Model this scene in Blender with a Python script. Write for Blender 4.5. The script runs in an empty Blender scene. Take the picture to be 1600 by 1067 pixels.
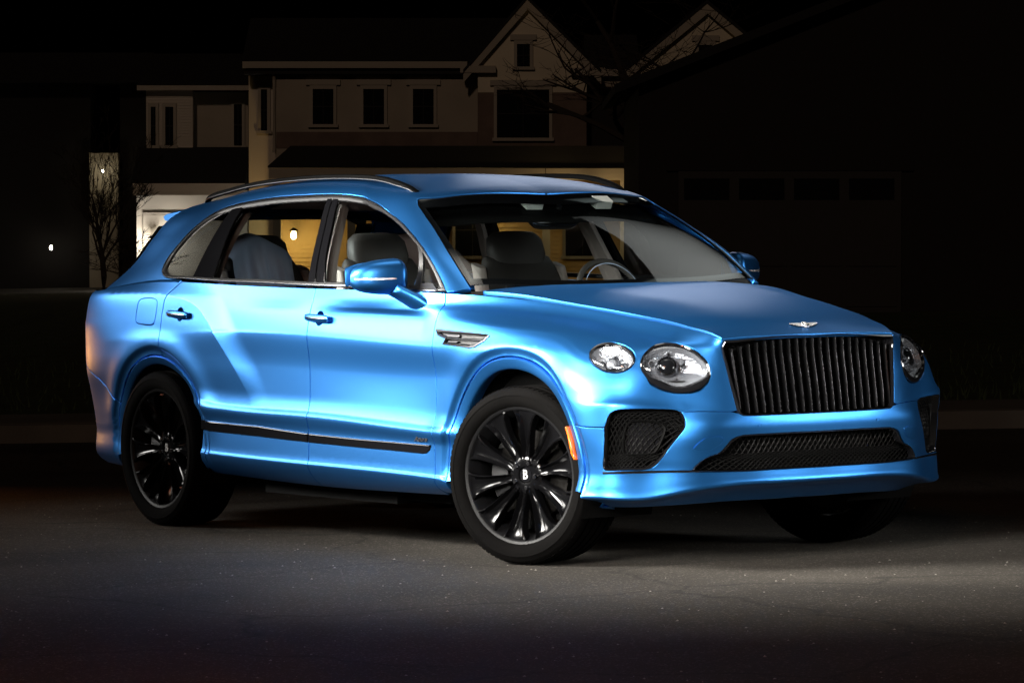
import bpy, bmesh, math, random
import numpy as np
from math import sin, cos, pi, radians, hypot, atan2, sqrt
from mathutils import Vector, Matrix
from mathutils.geometry import delaunay_2d_cdt
random.seed(7)
SC = bpy.context.scene
COL = SC.collection
# ---------------------------------------------------------------- camera
def make_camera():
    C = (13.6728, -10.3707, 1.4377); yaw, pitch, roll, f = 2.5388, -.0275, -.0152, 5908.4
    fw = Vector((cos(yaw)*cos(pitch), sin(yaw)*cos(pitch), sin(pitch)))
    r = fw.cross(Vector((0, 0, 1))).normalized(); u = r.cross(fw)
    r, u = cos(roll)*r + sin(roll)*u, cos(roll)*u - sin(roll)*r
    cd = bpy.data.cameras.new('camera'); cd.sensor_width = 36; cd.lens = f/1600*36; cd.clip_start = .1; cd.clip_end = 2000
    co = bpy.data.objects.new('camera', cd); bpy.context.scene.collection.objects.link(co)
    m = Matrix((r, u, -fw)).transposed().to_4x4(); m.translation = Vector(C); co.matrix_world = m
    bpy.context.scene.camera = co
    return co
CAM = make_camera()
# ---------------------------------------------------------------- night sky, street glow, photographer's softboxes, exposure
world = bpy.data.worlds.new('World'); SC.world = world; world.use_nodes = True
_nt = world.node_tree; _bg = _nt.nodes['Background']
_sky = _nt.nodes.new('ShaderNodeTexSky'); _sky.sky_type = 'NISHITA'; _sky.sun_disc = False
SUN_EL, SUN_AZ = radians(38), radians(-75)
_sky.sun_elevation = radians(-8); _sky.sun_rotation = radians(200)
_nt.links.new(_sky.outputs[0], _bg.inputs[0]); _bg.inputs[1].default_value = .0008
def area_lamp(name, loc, target, sx, sy, power, color=(1, 1, 1), spread=180):
    L = bpy.data.lights.new(name, 'AREA'); L.shape = 'RECTANGLE'; L.size = sx; L.size_y = sy; L.energy = power; L.color = color
    L.spread = radians(spread)
    o = bpy.data.objects.new(name, L); COL.objects.link(o); o.location = loc
    o.rotation_euler = (Vector(target)-Vector(loc)).to_track_quat('-Z', 'Y').to_euler()
    return o
area_lamp('softbox_lamp', (-6.5, -5.3, 2.65), (-1.6, -.9, 1.15), 4.8, 1.1, 38, (1.0, .97, .92), 44)
area_lamp('softbox_lamp', (-2.0, -5.0, 2.9), (.1, -.9, 1.05), 3.8, 1.1, 130, (1.0, .965, .90), 38)
area_lamp('softbox_lamp', (2.5, -4.4, 1.9), (.7, -.7, .95), 2.2, 1.1, 46, (1.0, .965, .90), 38)
area_lamp('softbox_lamp', (5.4, 3.6, 1.7), (.6, .3, .95), 1.6, 1.2, 12, (1.0, .97, .93), 42)
area_lamp('softbox_lamp', (-2.0, 4.6, 4.8), (-.9, .35, 1.45), 3.6, 2.2, 1.5, (.95, 1.0, .97), 40)
area_lamp('softbox_lamp', (-7.4, 5.2, 4.1), (-.1, -.1, 1.23), 2.2, .6, .5, (1.0, .98, .95), 30)
area_lamp('overhead_lamp', (-1.5, -.5, 4.8), (-1.5, -.5, 0), 5.4, 1.6, 7, (1.0, .94, .84), 48)
area_lamp('street_lamp_spill', (-8.0, -.9, .7), (-4.2, -.7, .6), .3, .3, 1.6, (1.0, .32, .04), 70)
area_lamp('foreground_fill_lamp', (7.5, -9.0, 7.0), (3.2, -4.0, 0), .5, .5, 20, (1.0, .34, .20), 70)  # added reddish fill that tints the near asphalt, not a known lamp
def sun_lamp():
    L = bpy.data.lights.new('street_glow', 'SUN'); L.energy = .13; L.color = (1.0, .70, .50); L.angle = radians(3)
    o = bpy.data.objects.new('street_glow', L); COL.objects.link(o)
    d = Vector((-.62, .62, -.42)); o.rotation_euler = d.to_track_quat('-Z', 'Y').to_euler(); return o
sun_lamp()
SC.view_settings.view_transform = 'Standard'; SC.view_settings.look = 'None'; SC.view_settings.exposure = 0; SC.view_settings.gamma = 1
SC.view_settings.use_curve_mapping = False
SC.cycles.caustics_reflective = False; SC.cycles.caustics_refractive = False; SC.cycles.transparent_max_bounces = 24; SC.cycles.sample_clamp_indirect = 4
# ---------------------------------------------------------------- helpers
def tag(o, label=None, cat=None, group=None, kind=None):
    if label: o['label'] = label
    if cat: o['category'] = cat
    if group: o['group'] = group
    if kind: o['kind'] = kind
    return o
def empty(name, loc=(0, 0, 0), rz=0, parent=None):
    o = bpy.data.objects.new(name, None); COL.objects.link(o); o.location = loc; o.rotation_euler = (0, 0, rz)
    o.empty_display_size = .2
    if parent: o.parent = parent
    return o
def link(name, me, parent=None, loc=None):
    o = bpy.data.objects.new(name, me); COL.objects.link(o)
    if parent: o.parent = parent
    if loc is not None: o.location = loc
    return o
def mesh(name, V, F, m, smooth=None, normals=None, slots=None):
    me = bpy.data.meshes.new(name)
    me.from_pydata([tuple(map(float, v)) for v in V], [], [tuple(int(i) for i in f) for f in F])
    for mm in (m if isinstance(m, (list, tuple)) else [m]): me.materials.append(mm)
    if slots is not None: me.polygons.foreach_set('material_index', slots)
    if smooth is not None or normals is not None:
        me.polygons.foreach_set('use_smooth', [True]*len(me.polygons))
    if smooth is not None: me.set_sharp_from_angle(angle=radians(smooth))
    if normals is not None: me.normals_split_custom_set_from_vertices([tuple(map(float, n)) for n in normals])
    me.update(); return me
class MB:
    """collects geometry for one mesh"""
    def __init__(s): s.V = []; s.F = []
    def add(s, V, F):
        b = len(s.V); s.V += [tuple(v) for v in V]; s.F += [tuple(i+b for i in f) for f in F]; return s
    def box(s, x0, y0, z0, x1, y1, z1):
        V = [(x, y, z) for z in (z0, z1) for x, y in ((x0, y0), (x1, y0), (x1, y1), (x0, y1))]
        return s.add(V, [(3, 2, 1, 0), (4, 5, 6, 7), (0, 1, 5, 4), (1, 2, 6, 5), (2, 3, 7, 6), (3, 0, 4, 7)])
    def prism(s, poly, y0, y1, axis='y'):
        """polygon extruded along an axis; poly in the two other coordinates"""
        n = len(poly)
        mk = {'y': lambda a, b, t: (a, t, b), 'x': lambda a, b, t: (t, a, b), 'z': lambda a, b, t: (a, b, t)}[axis]
        V = [mk(a, b, y0) for a, b in poly]+[mk(a, b, y1) for a, b in poly]
        F = [tuple(range(n))[::-1], tuple(range(n, 2*n))]+[(i, (i+1) % n, n+(i+1) % n, n+i) for i in range(n)]
        return s.add(V, F)
    def tube(s, path, r, seg=8, cap=True):
        P = [Vector(p) for p in path]; R = r if hasattr(r, '__len__') else [r]*len(P); V = []; F = []
        up = Vector((0, 0, 1))
        for i, p in enumerate(P):
            t = (P[min(i+1, len(P)-1)]-P[max(i-1, 0)]).normalized()
            a = t.cross(up)
            if a.length < 1e-3: a = t.cross(Vector((1, 0, 0)))
            a.normalize(); b = a.cross(t)
            V += [tuple(p+(a*cos(2*pi*k/seg)+b*sin(2*pi*k/seg))*R[i]) for k in range(seg)]
        for i in range(len(P)-1):
            for k in range(seg):
                k2 = (k+1) % seg; F.append((i*seg+k, i*seg+k2, (i+1)*seg+k2, (i+1)*seg+k))
        if cap: F += [tuple(range(seg))[::-1], tuple(range((len(P)-1)*seg, len(P)*seg))]
        return s.add(V, F)
    def grid(s, rows, close_u=False, close_v=False, cap=False):
        n, m = len(rows), len(rows[0]); V = [tuple(p) for r in rows for p in r]; F = []
        for i in range(n if close_u else n-1):
            for j in range(m if close_v else m-1):
                i2, j2 = (i+1) % n, (j+1) % m; F.append((i*m+j, i2*m+j, i2*m+j2, i*m+j2))
        if cap: F += [tuple(range(m)), tuple(range((n-1)*m, n*m))[::-1]]
        return s.add(V, F)
    def lathe(s, prof, seg=64, axis='y'):
        """prof: (radius, along); closed around the axis"""
        rows = []
        for k in range(seg):
            a = 2*pi*k/seg
            rows.append([(r*cos(a), t, r*sin(a)) if axis == 'y' else (r*cos(a), r*sin(a), t) for r, t in prof])
        return s.grid(rows, close_u=True)
    def xf(s, M):
        s.V = [tuple(M @ Vector(v)) for v in s.V]; return s
    def build(s, name, m, parent=None, smooth=None, loc=None):
        return link(name, mesh(name, s.V, s.F, m, smooth), parent, loc)
# ---------------------------------------------------------------- materials
def mat(name, color=(.5, .5, .5), rough=.5, metal=0.0, coat=0.0, emit=None, estr=0.0, spec=.5, trans=0.0, ior=1.45, bump=None, vary=None, croughs=.05):
    """bump = (scale, strength); vary = (scale, amount) brightness variation of the base colour"""
    m = bpy.data.materials.new(name); m.use_nodes = True; nt = m.node_tree; b = nt.nodes['Principled BSDF']
    b.inputs['Base Color'].default_value = (*color, 1); b.inputs['Roughness'].default_value = rough
    b.inputs['Metallic'].default_value = metal; b.inputs['Coat Weight'].default_value = coat; b.inputs['Coat Roughness'].default_value = croughs
    b.inputs['Specular IOR Level'].default_value = spec; b.inputs['Transmission Weight'].default_value = trans; b.inputs['IOR'].default_value = ior
    if emit: b.inputs['Emission Color'].default_value = (*emit, 1); b.inputs['Emission Strength'].default_value = estr
    tc = None
    if bump or vary: tc = nt.nodes.new('ShaderNodeTexCoord')
    if vary:
        n = nt.nodes.new('ShaderNodeTexNoise'); n.inputs['Scale'].default_value = vary[0]; n.inputs['Detail'].default_value = 6
        nt.links.new(tc.outputs['Object'], n.inputs['Vector'])
        r = nt.nodes.new('ShaderNodeMapRange'); r.inputs[3].default_value = 1-vary[1]; r.inputs[4].default_value = 1+vary[1]
        r.inputs[1].default_value = .25; r.inputs[2].default_value = .75
        mx = nt.nodes.new('ShaderNodeMix'); mx.data_type = 'RGBA'; mx.blend_type = 'MULTIPLY'; mx.inputs[0].default_value = 1
        mx.inputs[6].default_value = (*color, 1)
        nt.links.new(n.outputs[0], r.inputs[0]); nt.links.new(r.outputs[0], mx.inputs[7]); nt.links.new(mx.outputs[2], b.inputs['Base Color'])
    if bump:
        n = nt.nodes.new('ShaderNodeTexNoise'); n.inputs['Scale'].default_value = bump[0]; n.inputs['Detail'].default_value = 4
        nt.links.new(tc.outputs['Object'], n.inputs['Vector'])
        bp = nt.nodes.new('ShaderNodeBump'); bp.inputs['Strength'].default_value = bump[1]; bp.inputs['Distance'].default_value = .01
        nt.links.new(n.outputs[0], bp.inputs['Height']); nt.links.new(bp.outputs[0], b.inputs['Normal'])
    return m
def glass_mat(name, tint=(.9, .95, .95), refl=1.0, ior=1.5):
    m = bpy.data.materials.new(name); m.use_nodes = True; nt = m.node_tree; nt.nodes.clear()
    o = nt.nodes.new('ShaderNodeOutputMaterial'); mx = nt.nodes.new('ShaderNodeMixShader'); t = nt.nodes.new('ShaderNodeBsdfTransparent')
    g = nt.nodes.new('ShaderNodeBsdfGlossy'); f = nt.nodes.new('ShaderNodeFresnel'); f.inputs[0].default_value = ior
    t.inputs[0].default_value = (*tint, 1); g.inputs['Roughness'].default_value = .02
    ge = nt.nodes.new('ShaderNodeNewGeometry'); io = nt.nodes.new('ShaderNodeMath'); io.operation = 'MULTIPLY_ADD'; io.inputs[1].default_value = 1/ior-ior; io.inputs[2].default_value = ior
    nt.links.new(ge.outputs['Backfacing'], io.inputs[0]); nt.links.new(io.outputs[0], f.inputs[0])     # a thin pane: the same from both sides
    ml = nt.nodes.new('ShaderNodeMath'); ml.operation = 'MULTIPLY'; ml.inputs[1].default_value = refl*1.6; ml.use_clamp = True
    nt.links.new(f.outputs[0], ml.inputs[0]); nt.links.new(ml.outputs[0], mx.inputs[0]); nt.links.new(t.outputs[0], mx.inputs[1])
    nt.links.new(g.outputs[0], mx.inputs[2]); nt.links.new(mx.outputs[0], o.inputs[0]); return m
# ---------------------------------------------------------------- panels cut out of the body surfaces
class Sym:
    """a half surface continued over its centre line s = end by reflection"""
    def __init__(s, f, end): s.f = f; s.end = end
    def _m(s, a): a = np.asarray(a, float); return np.where(a > s.end, 2*s.end-a, a), a > s.end
    def pos(s, a, b): q, k = s._m(a); p = s.f.pos(q, b); p[k, 1] *= -1; return p
    def nor(s, a, b): q, k = s._m(a); n = s.f.nor(q, b); n[np.abs(np.asarray(a)-s.end) < 1e-4, 1] = 0; n[k, 1] *= -1; return n
def inv(f, pts, use=(1, 1, 1), lo=None, hi=None, s0=None):
    """surface parameters of points given by some of their coordinates"""
    pts = np.asarray(pts, float); use = np.array(use, bool)
    if not hasattr(f, 'cache'):
        ss = np.linspace(f.s[1], f.s[-2], 260); ws = np.linspace(f.w[0], f.w[-1], 90)
        S, W = np.meshgrid(ss, ws, indexing='ij'); f.cache = (S.ravel(), W.ravel(), f.base(S.ravel(), W.ravel()))
    S, W, P = f.cache
    if lo is not None: k = (S >= lo) & (S <= hi); S, W, P = S[k], W[k], P[k]
    out = []
    for p in pts:
        c = (((P-p)[:, use])**2).sum(1)
        out.append(c.argmin())
    s, w = S[out].copy(), W[out].copy(); e = 1e-3
    for _ in range(10):
        q = f.pos(s, w); a = (f.pos(s+e, w)-q)/e; b = (f.pos(s, w+e)-q)/e; r = pts-q
        a, b, r = a[:, use], b[:, use], r[:, use]
        aa, ab, bb = (a*a).sum(1)+1e-9, (a*b).sum(1), (b*b).sum(1)+1e-9; ar, br = (a*r).sum(1), (b*r).sum(1); D = aa*bb-ab*ab+1e-12
        s = s+np.clip((bb*ar-ab*br)/D, -.03, .03); w = np.clip(w+np.clip((aa*br-ab*ar)/D, -.03, .03), f.w[0]+.001, f.w[-1]-.001)
    return np.stack([s, w], 1)
def xz(f, pts, **k): return inv(f, [(x, 0, z) for x, z in pts], (1, 0, 1), **k)
def smoothline(P, step=.012, closed=False, tension=.5):
    P = np.asarray(P, float); n = len(P); out = []
    seg = n if closed else n-1
    for i in range(seg):
        p0 = P[(i-1) % n] if closed or i > 0 else 2*P[0]-P[1]
        p1, p2 = P[i], P[(i+1) % n]; p3 = P[(i+2) % n] if closed or i+2 < n else 2*P[-1]-P[-2]
        d = [max(np.linalg.norm(b-a), 1e-6)**.5 for a, b in ((p0, p1), (p1, p2), (p2, p3))]
        m1 = (p2-p1)+d[1]*((p1-p0)/d[0]-(p2-p0)/(d[0]+d[1])) if True else 0
        m2 = (p2-p1)+d[1]*((p3-p2)/d[2]-(p3-p1)/(d[1]+d[2]))
        k = max(2, int(np.linalg.norm(p2-p1)/step)+1)
        for t in np.linspace(0, 1, k, endpoint=False):
            out.append((2*t**3-3*t**2+1)*p1+(t**3-2*t**2+t)*m1+(-2*t**3+3*t**2)*p2+(t**3-t**2)*m2)
    if not closed: out.append(P[-1])
    return np.array(out)
def straight(P, step=.012, closed=False):
    P = np.asarray(P, float); out = []
    Q = list(P)+([P[0]] if closed else [])
    for a, b in zip(Q[:-1], Q[1:]):
        k = max(1, int(np.linalg.norm(b-a)/step)+1)
        out += [a+(b-a)*t for t in np.linspace(0, 1, k, endpoint=False)]
    if not closed: out.append(P[-1])
    return np.array(out)
def poly_area(P): x, y = P[:, 0], P[:, 1]; return .5*np.sum(x*np.roll(y, -1)-np.roll(x, -1)*y)
def inset(P, d, free=None):
    """closed polygon moved inwards by d; free marks points that stay"""
    P = np.asarray(P, float); s = np.sign(poly_area(P))
    a = P-np.roll(P, 1, 0); b = np.roll(P, -1, 0)-P
    na = np.stack([-a[:, 1], a[:, 0]], 1); nb = np.stack([-b[:, 1], b[:, 0]], 1)
    na /= np.linalg.norm(na, axis=1)[:, None]+1e-9; nb /= np.linalg.norm(nb, axis=1)[:, None]+1e-9
    n = na+nb; L = np.linalg.norm(n, axis=1)[:, None]; n = n/np.maximum(L, 1e-6); c = np.maximum((n*na).sum(1), .45)[:, None]
    Q = P+s*n*d/c
    if free is not None: Q[free] = P[free]
    return Q
def inside(P, q):
    x, y = q[:, 0][:, None], q[:, 1][:, None]; x1, y1 = P[:, 0][None], P[:, 1][None]; x2, y2 = np.roll(P[:, 0], -1)[None], np.roll(P[:, 1], -1)[None]
    c = ((y1 > y) != (y2 > y)) & (x < (x2-x1)*(y-y1)/(y2-y1+1e-15)+x1)
    return c.sum(1) % 2 == 1
def dedupe(P, eps=1e-4):
    keep = [i for i in range(len(P)) if np.linalg.norm(P[i]-P[i-1]) > eps]; return P[keep]
def cdt(outer, holes, h, lines=()):
    loops = [outer]+holes; pts = []; edges = []
    for L in loops:
        b = len(pts); pts += [tuple(p) for p in L]; n = len(L); edges += [(b+i, b+(i+1) % n) for i in range(n)]
    extra = []
    for L in lines:
        L = np.asarray(L, float); L = L[inside(inset(outer, .004), L)]
        if len(L) < 2: continue
        b = len(pts); pts += [tuple(p) for p in L]; edges += [(b+i, b+i+1) for i in range(len(L)-1) if np.linalg.norm(L[i+1]-L[i]) < .05]; extra.append(L)
    lo, hi = outer.min(0), outer.max(0)
    gx = np.arange(lo[0], hi[0], h); gy = np.arange(lo[1], hi[1], h*.866)
    X, Y = np.meshgrid(gx, gy); X = X+((np.arange(len(gy)) % 2)*h*.5)[:, None]; q = np.stack([X.ravel(), Y.ravel()], 1)
    ok = inside(outer, q)
    for L in holes: ok &= ~inside(L, q)
    q = q[ok]; B = np.concatenate(loops+extra)
    d = np.full(len(q), 9.0)
    for i in range(0, len(q), 2000): d[i:i+2000] = np.sqrt(((q[i:i+2000, None]-B[None])**2).sum(2)).min(1)
    q = q[d > .45*h]; pts += [tuple(p) for p in q]
    r = delaunay_2d_cdt([Vector(p) for p in pts], edges, [], 0, 1e-7)
    V = np.array([tuple(v) for v in r[0]]); F = np.array([f for f in r[2]])
    c = V[F].mean(1); ok = inside(outer, c)
    for L in holes: ok &= ~inside(L, c)
    return V, F[ok]
def panel_data(f, outer, holes=(), h=.02, gap=.002, off=0.0, depth=.02, free=None, lines=(), edge=.002):
    """one sheet-metal panel: skin, rounded edge and return flange; free(p) marks boundary points without a gap"""
    outer = dedupe(np.asarray(outer, float)); holes = [dedupe(np.asarray(x, float)) for x in holes]
    fr = free(outer) if free else np.zeros(len(outer), bool)
    rims = [(inset(outer, gap, fr), inset(outer, gap+edge, fr), fr)]
    for L in holes:
        f2 = np.zeros(len(L), bool); rims.append((inset(L, -gap, f2), inset(L, -gap-edge, f2), f2))
    V2, F = cdt(rims[0][1], [r[1] for r in rims[1:]], h, lines)
    P = f.pos(V2[:, 0], V2[:, 1]); N = f.nor(V2[:, 0], V2[:, 1])
    a, b, c = P[F[:, 0]], P[F[:, 1]], P[F[:, 2]]; g = np.cross(b-a, c-a); flip = (g*N[F[:, 0]]).sum(1) < 0
    F[flip] = F[flip][:, ::-1]
    V = [P+N*off]; NN = [N]; FF = [list(map(int, t)) for t in F]; base = len(P)
    for k, (out_, in_, fr_) in enumerate(rims):
        n = len(out_); pi_ = f.pos(in_[:, 0], in_[:, 1]); po = f.pos(out_[:, 0], out_[:, 1]); nn = f.nor(in_[:, 0], in_[:, 1])
        lat = po-pi_; lat = lat/(np.linalg.norm(lat, axis=1)[:, None]+1e-9)
        r0, r1, r2 = pi_+nn*off, po+nn*(off-edge), po+nn*(off-depth)
        V += [r0, r1, r2]; NN += [nn, (lat*.95+nn*.3), lat]
        sgn = np.sign(poly_area(in_))*(1 if k == 0 else -1)
        for i in range(n):
            j = (i+1) % n
            if fr_[i] and fr_[j]: continue
            for q in (0, 1):
                A_, B_ = base+q*n, base+(q+1)*n
                quad = [A_+i, A_+j, B_+j, B_+i]
                FF.append(quad)
        base += 3*n
    V = np.concatenate(V); NN = np.concatenate(NN); NN = NN/(np.linalg.norm(NN, axis=1)[:, None]+1e-9)
    # make the rim quads agree with their normals
    for i, q in enumerate(FF):
        if len(q) == 4:
            g = np.cross(V[q[1]]-V[q[0]], V[q[3]]-V[q[0]])
            if np.dot(g, NN[q[2]]+NN[q[3]]) < 0: FF[i] = q[::-1]
    return V, FF, NN
def flipy(V, F, N=None):
    V = np.array(V, float).copy(); V[:, 1] *= -1; F = [tuple(f)[::-1] for f in F]
    if N is not None: N = np.array(N, float).copy(); N[:, 1] *= -1
    return V, F, N
def both(name, V, F, m, parent, N=None, smooth=None, sides=(-1, 1)):
    """right-hand and left-hand copy of a part given on the half y > 0; returns [right, left]"""
    out = []
    for s in sides:
        v, f, n = (flipy(V, F, N) if s < 0 else (V, F, N))
        p = parent[0 if s < 0 else 1] if isinstance(parent, (list, tuple)) else parent
        out.append(link(name, mesh(name, v, f, m, smooth, n), p))
    return out
def bothmb(name, mb, m, parent, smooth=None, sides=(-1, 1)):
    return both(name, np.array(mb.V), mb.F, m, parent, None, smooth, sides)
def strip(f, rows, heights, closed=True):
    """ribbon on a surface: rows of parameters (k,n,2), one height for each row"""
    mb = MB(); g = []
    for L, h in zip(rows, heights):
        p = f.pos(L[:, 0], L[:, 1]); n = f.nor(L[:, 0], L[:, 1])
        g.append((p+n*h))
    mb.grid(g, close_v=closed); return mb
def surf_frame(f, s, w):
    """point, outward normal, forward tangent on a surface"""
    s = np.array([s]); w = np.array([w]); p = f.pos(s, w)[0]; n = f.nor(s, w)[0]
    return p, n
# ---------------------------------------------------------------- body surfaces (numpy, right half: y = half width > 0)
def nat_coef(t, P):
    """second derivatives of the natural cubic spline through P (n,...) at knots t"""
    n = len(t); h = np.diff(t); A = np.eye(n); b = np.zeros((n,) + P.shape[1:])
    for i in range(1, n - 1):
        A[i, i-1] = h[i-1]; A[i, i] = 2*(h[i-1] + h[i]); A[i, i+1] = h[i]
        b[i] = 6*((P[i+1]-P[i])/h[i] - (P[i]-P[i-1])/h[i-1])
    return np.linalg.solve(A, b.reshape(n, -1)).reshape(P.shape)
def nat_eval(t, P, M, x):
    x = np.clip(x, t[0], t[-1]); i = np.clip(np.searchsorted(t, x, side='right') - 1, 0, len(t)-2)
    h = (t[i+1]-t[i]); a = (t[i+1]-x)/h; b = (x-t[i])/h
    sh = (len(x),) + (1,)*(P.ndim-1); a = a.reshape(sh); b = b.reshape(sh); h2 = (h*h/6).reshape(sh)
    return a*P[i] + b*P[i+1] + ((a**3-a)*M[i] + (b**3-b)*M[i+1])*h2
def pchip_eval(w, Q, x):
    """Q (N,R,3) values at rows w; x (N,) row positions"""
    x = np.clip(x, w[0], w[-1]); h = np.diff(w); d = np.diff(Q, axis=1)/h[None, :, None]
    R = len(w); m = np.zeros_like(Q)
    w1 = (2*h[1:]+h[:-1])[None, :, None]; w2 = (h[1:]+2*h[:-1])[None, :, None]
    d0, d1 = d[:, :-1], d[:, 1:]
    ok = d0*d1 > 0
    with np.errstate(divide='ignore', invalid='ignore'):
        hm = (w1+w2)/(w1/d0 + w2/d1)
    m[:, 1:-1] = np.where(ok, hm, 0.0)
    m[:, 0] = d[:, 0]; m[:, -1] = d[:, -1]
    i = np.clip(np.searchsorted(w, x, side='right')-1, 0, R-2); k = np.arange(len(x))
    hh = h[i][:, None]; t = ((x-w[i])/h[i])[:, None]
    p0, p1, m0, m1 = Q[k, i], Q[k, i+1], m[k, i], m[k, i+1]
    t2, t3 = t*t, t*t*t
    return (2*t3-3*t2+1)*p0 + (t3-2*t2+t)*hh*m0 + (-2*t3+3*t2)*p1 + (t3-t2)*hh*m1
class Loft:
    """rows of control points; columns interpolated C2 along s, rows C1 along w"""
    def __init__(self, ctl, s, w):
        self.ctl = np.asarray(ctl, float)                    # (R,C,3)
        self.s = np.asarray(s, float); self.w = np.asarray(w, float)
        self.P = np.swapaxes(self.ctl, 0, 1)                 # (C,R,3)
        self.M = nat_coef(self.s, self.P); self.disp = None
    def base(self, s, w):
        return pchip_eval(self.w, nat_eval(self.s, self.P, self.M, s), w)
    def grad(self, f, s, w):
        e = 2e-3
        a = f(s+e, w)-f(s-e, w); b = f(s, w+e)-f(s, w-e)
        n = np.cross(b, a); return n/(np.linalg.norm(n, axis=1)[:, None]+1e-12)     # outward
    def pos(self, s, w):
        s = np.asarray(s, float); w = np.asarray(w, float); p = self.base(s, w)
        if self.disp is not None:
            n = self.grad(self.base, s, w)
            p = p + n*self.disp(p)[:, None]
        return p
    def nor(self, s, w):
        s = np.asarray(s, float); w = np.asarray(w, float); n = self.grad(self.pos, s, w)
        n[w > 2.30] = (0, 0, 1)                               # the roof's pole
        return n
# side sections at x stations, 15 rows (half width, height)
#        bottom      tuck        crease      crease+     trim        flare       flare+      hollow      mid         line-       line+       shoulder    shelf       shelf+      belt
SEC = {
 -3.60: [(.84,.26), (.92,.29), (.950,.36), (.952,.385), (.950,.47), (.955,.54), (.957,.58), (.957,.665), (.960,.80), (.962,.93), (.958,.98), (.950,1.07), (.945,1.12), (.938,1.160), (.905,1.215)],
 -3.175:[(.85,.26), (.93,.29), (.965,.37), (.968,.395), (.962,.48), (.970,.55), (.970,.59), (.962,.665), (.964,.80), (.967,.95), (.965,.99), (.955,1.09), (.950,1.13), (.945,1.160), (.918,1.248)],
 -2.70: [(.85,.255),(.93,.285),(.975,.37), (.980,.395), (.968,.49), (.987,.56), (.982,.60), (.960,.68), (.960,.82), (.969,.98), (.967,1.00),(.953,1.10), (.948,1.135),(.944,1.160), (.925,1.240)],
 -1.70: [(.85,.24), (.93,.265),(.974,.352),(.980,.376), (.967,.475),(.987,.545),(.982,.588),(.958,.668),(.958,.82), (.973,.982),(.971,1.000),(.953,1.10), (.947,1.128),(.941,1.152),(.923,1.216)],
 -0.58: [(.85,.25), (.93,.275),(.972,.335),(.978,.358), (.965,.46), (.985,.53), (.980,.572),(.956,.655),(.956,.80), (.976,.945),(.974,.965),(.950,1.075),(.935,1.108),(.908,1.142),(.890,1.192)],
  0.00: [(.84,.25), (.93,.28), (.960,.34), (.965,.36),  (.965,.46), (.968,.53), (.970,.58), (.972,.665),(.980,.80), (.978,.92), (.968,.965),(.925,1.035),(.840,1.068),(.735,1.095),(.676,1.143)],
  0.30: [(.85,.25), (.93,.29), (.965,.335),(.965,.355), (.965,.44), (.967,.52), (.968,.575),(.970,.65), (.968,.76), (.955,.86), (.935,.925),(.880,.995),(.800,1.027),(.680,1.053),(.608,1.103)],
}
# doors: the lower rows again, with the coved sill edge and the crease above the trim strip
LOW = {
 -3.175:[(.82,.26),(.90,.29),(.965,.380),(.970,.398),(.966,.414),(.962,.488),(.962,.565),(.974,.632),(.966,.668),(.960,.73)],
 0.00: [(.82,.25),(.90,.28),(.966,.328),(.970,.346),(.968,.362),(.966,.435),(.967,.495),(.976,.545),(.971,.585),(.970,.655)],
 -2.70: [(.82,.255),(.895,.285),(.977,.372),(.982,.390),(.976,.406),(.972,.48),(.970,.555),(.984,.622),(.971,.656),(.961,.72)],
 -1.70: [(.82,.24),(.895,.265),(.977,.354),(.982,.372),(.976,.388),(.972,.462),(.970,.525),(.984,.598),(.970,.632),(.960,.695)],
 -0.58: [(.82,.25),(.895,.275),(.975,.335),(.980,.353),(.974,.369),(.970,.445),(.968,.505),(.982,.560),(.968,.594),(.958,.66)],
}
def widen(rows):
    """15 rows -> 17: a cove row above the sill edge and one at the top of the trim"""
    mixr = lambda a, b, t: type(a)(tuple(np.array(a, float)*(1-t)+np.array(b, float)*t)) if isinstance(a, tuple) else [mixr(p, q, t) for p, q in zip(a, b)]
    return rows[:4]+[mixr(rows[3], rows[4], .3)]+[rows[4]]+[mixr(rows[4], rows[5], .6)]+rows[5:]
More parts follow.
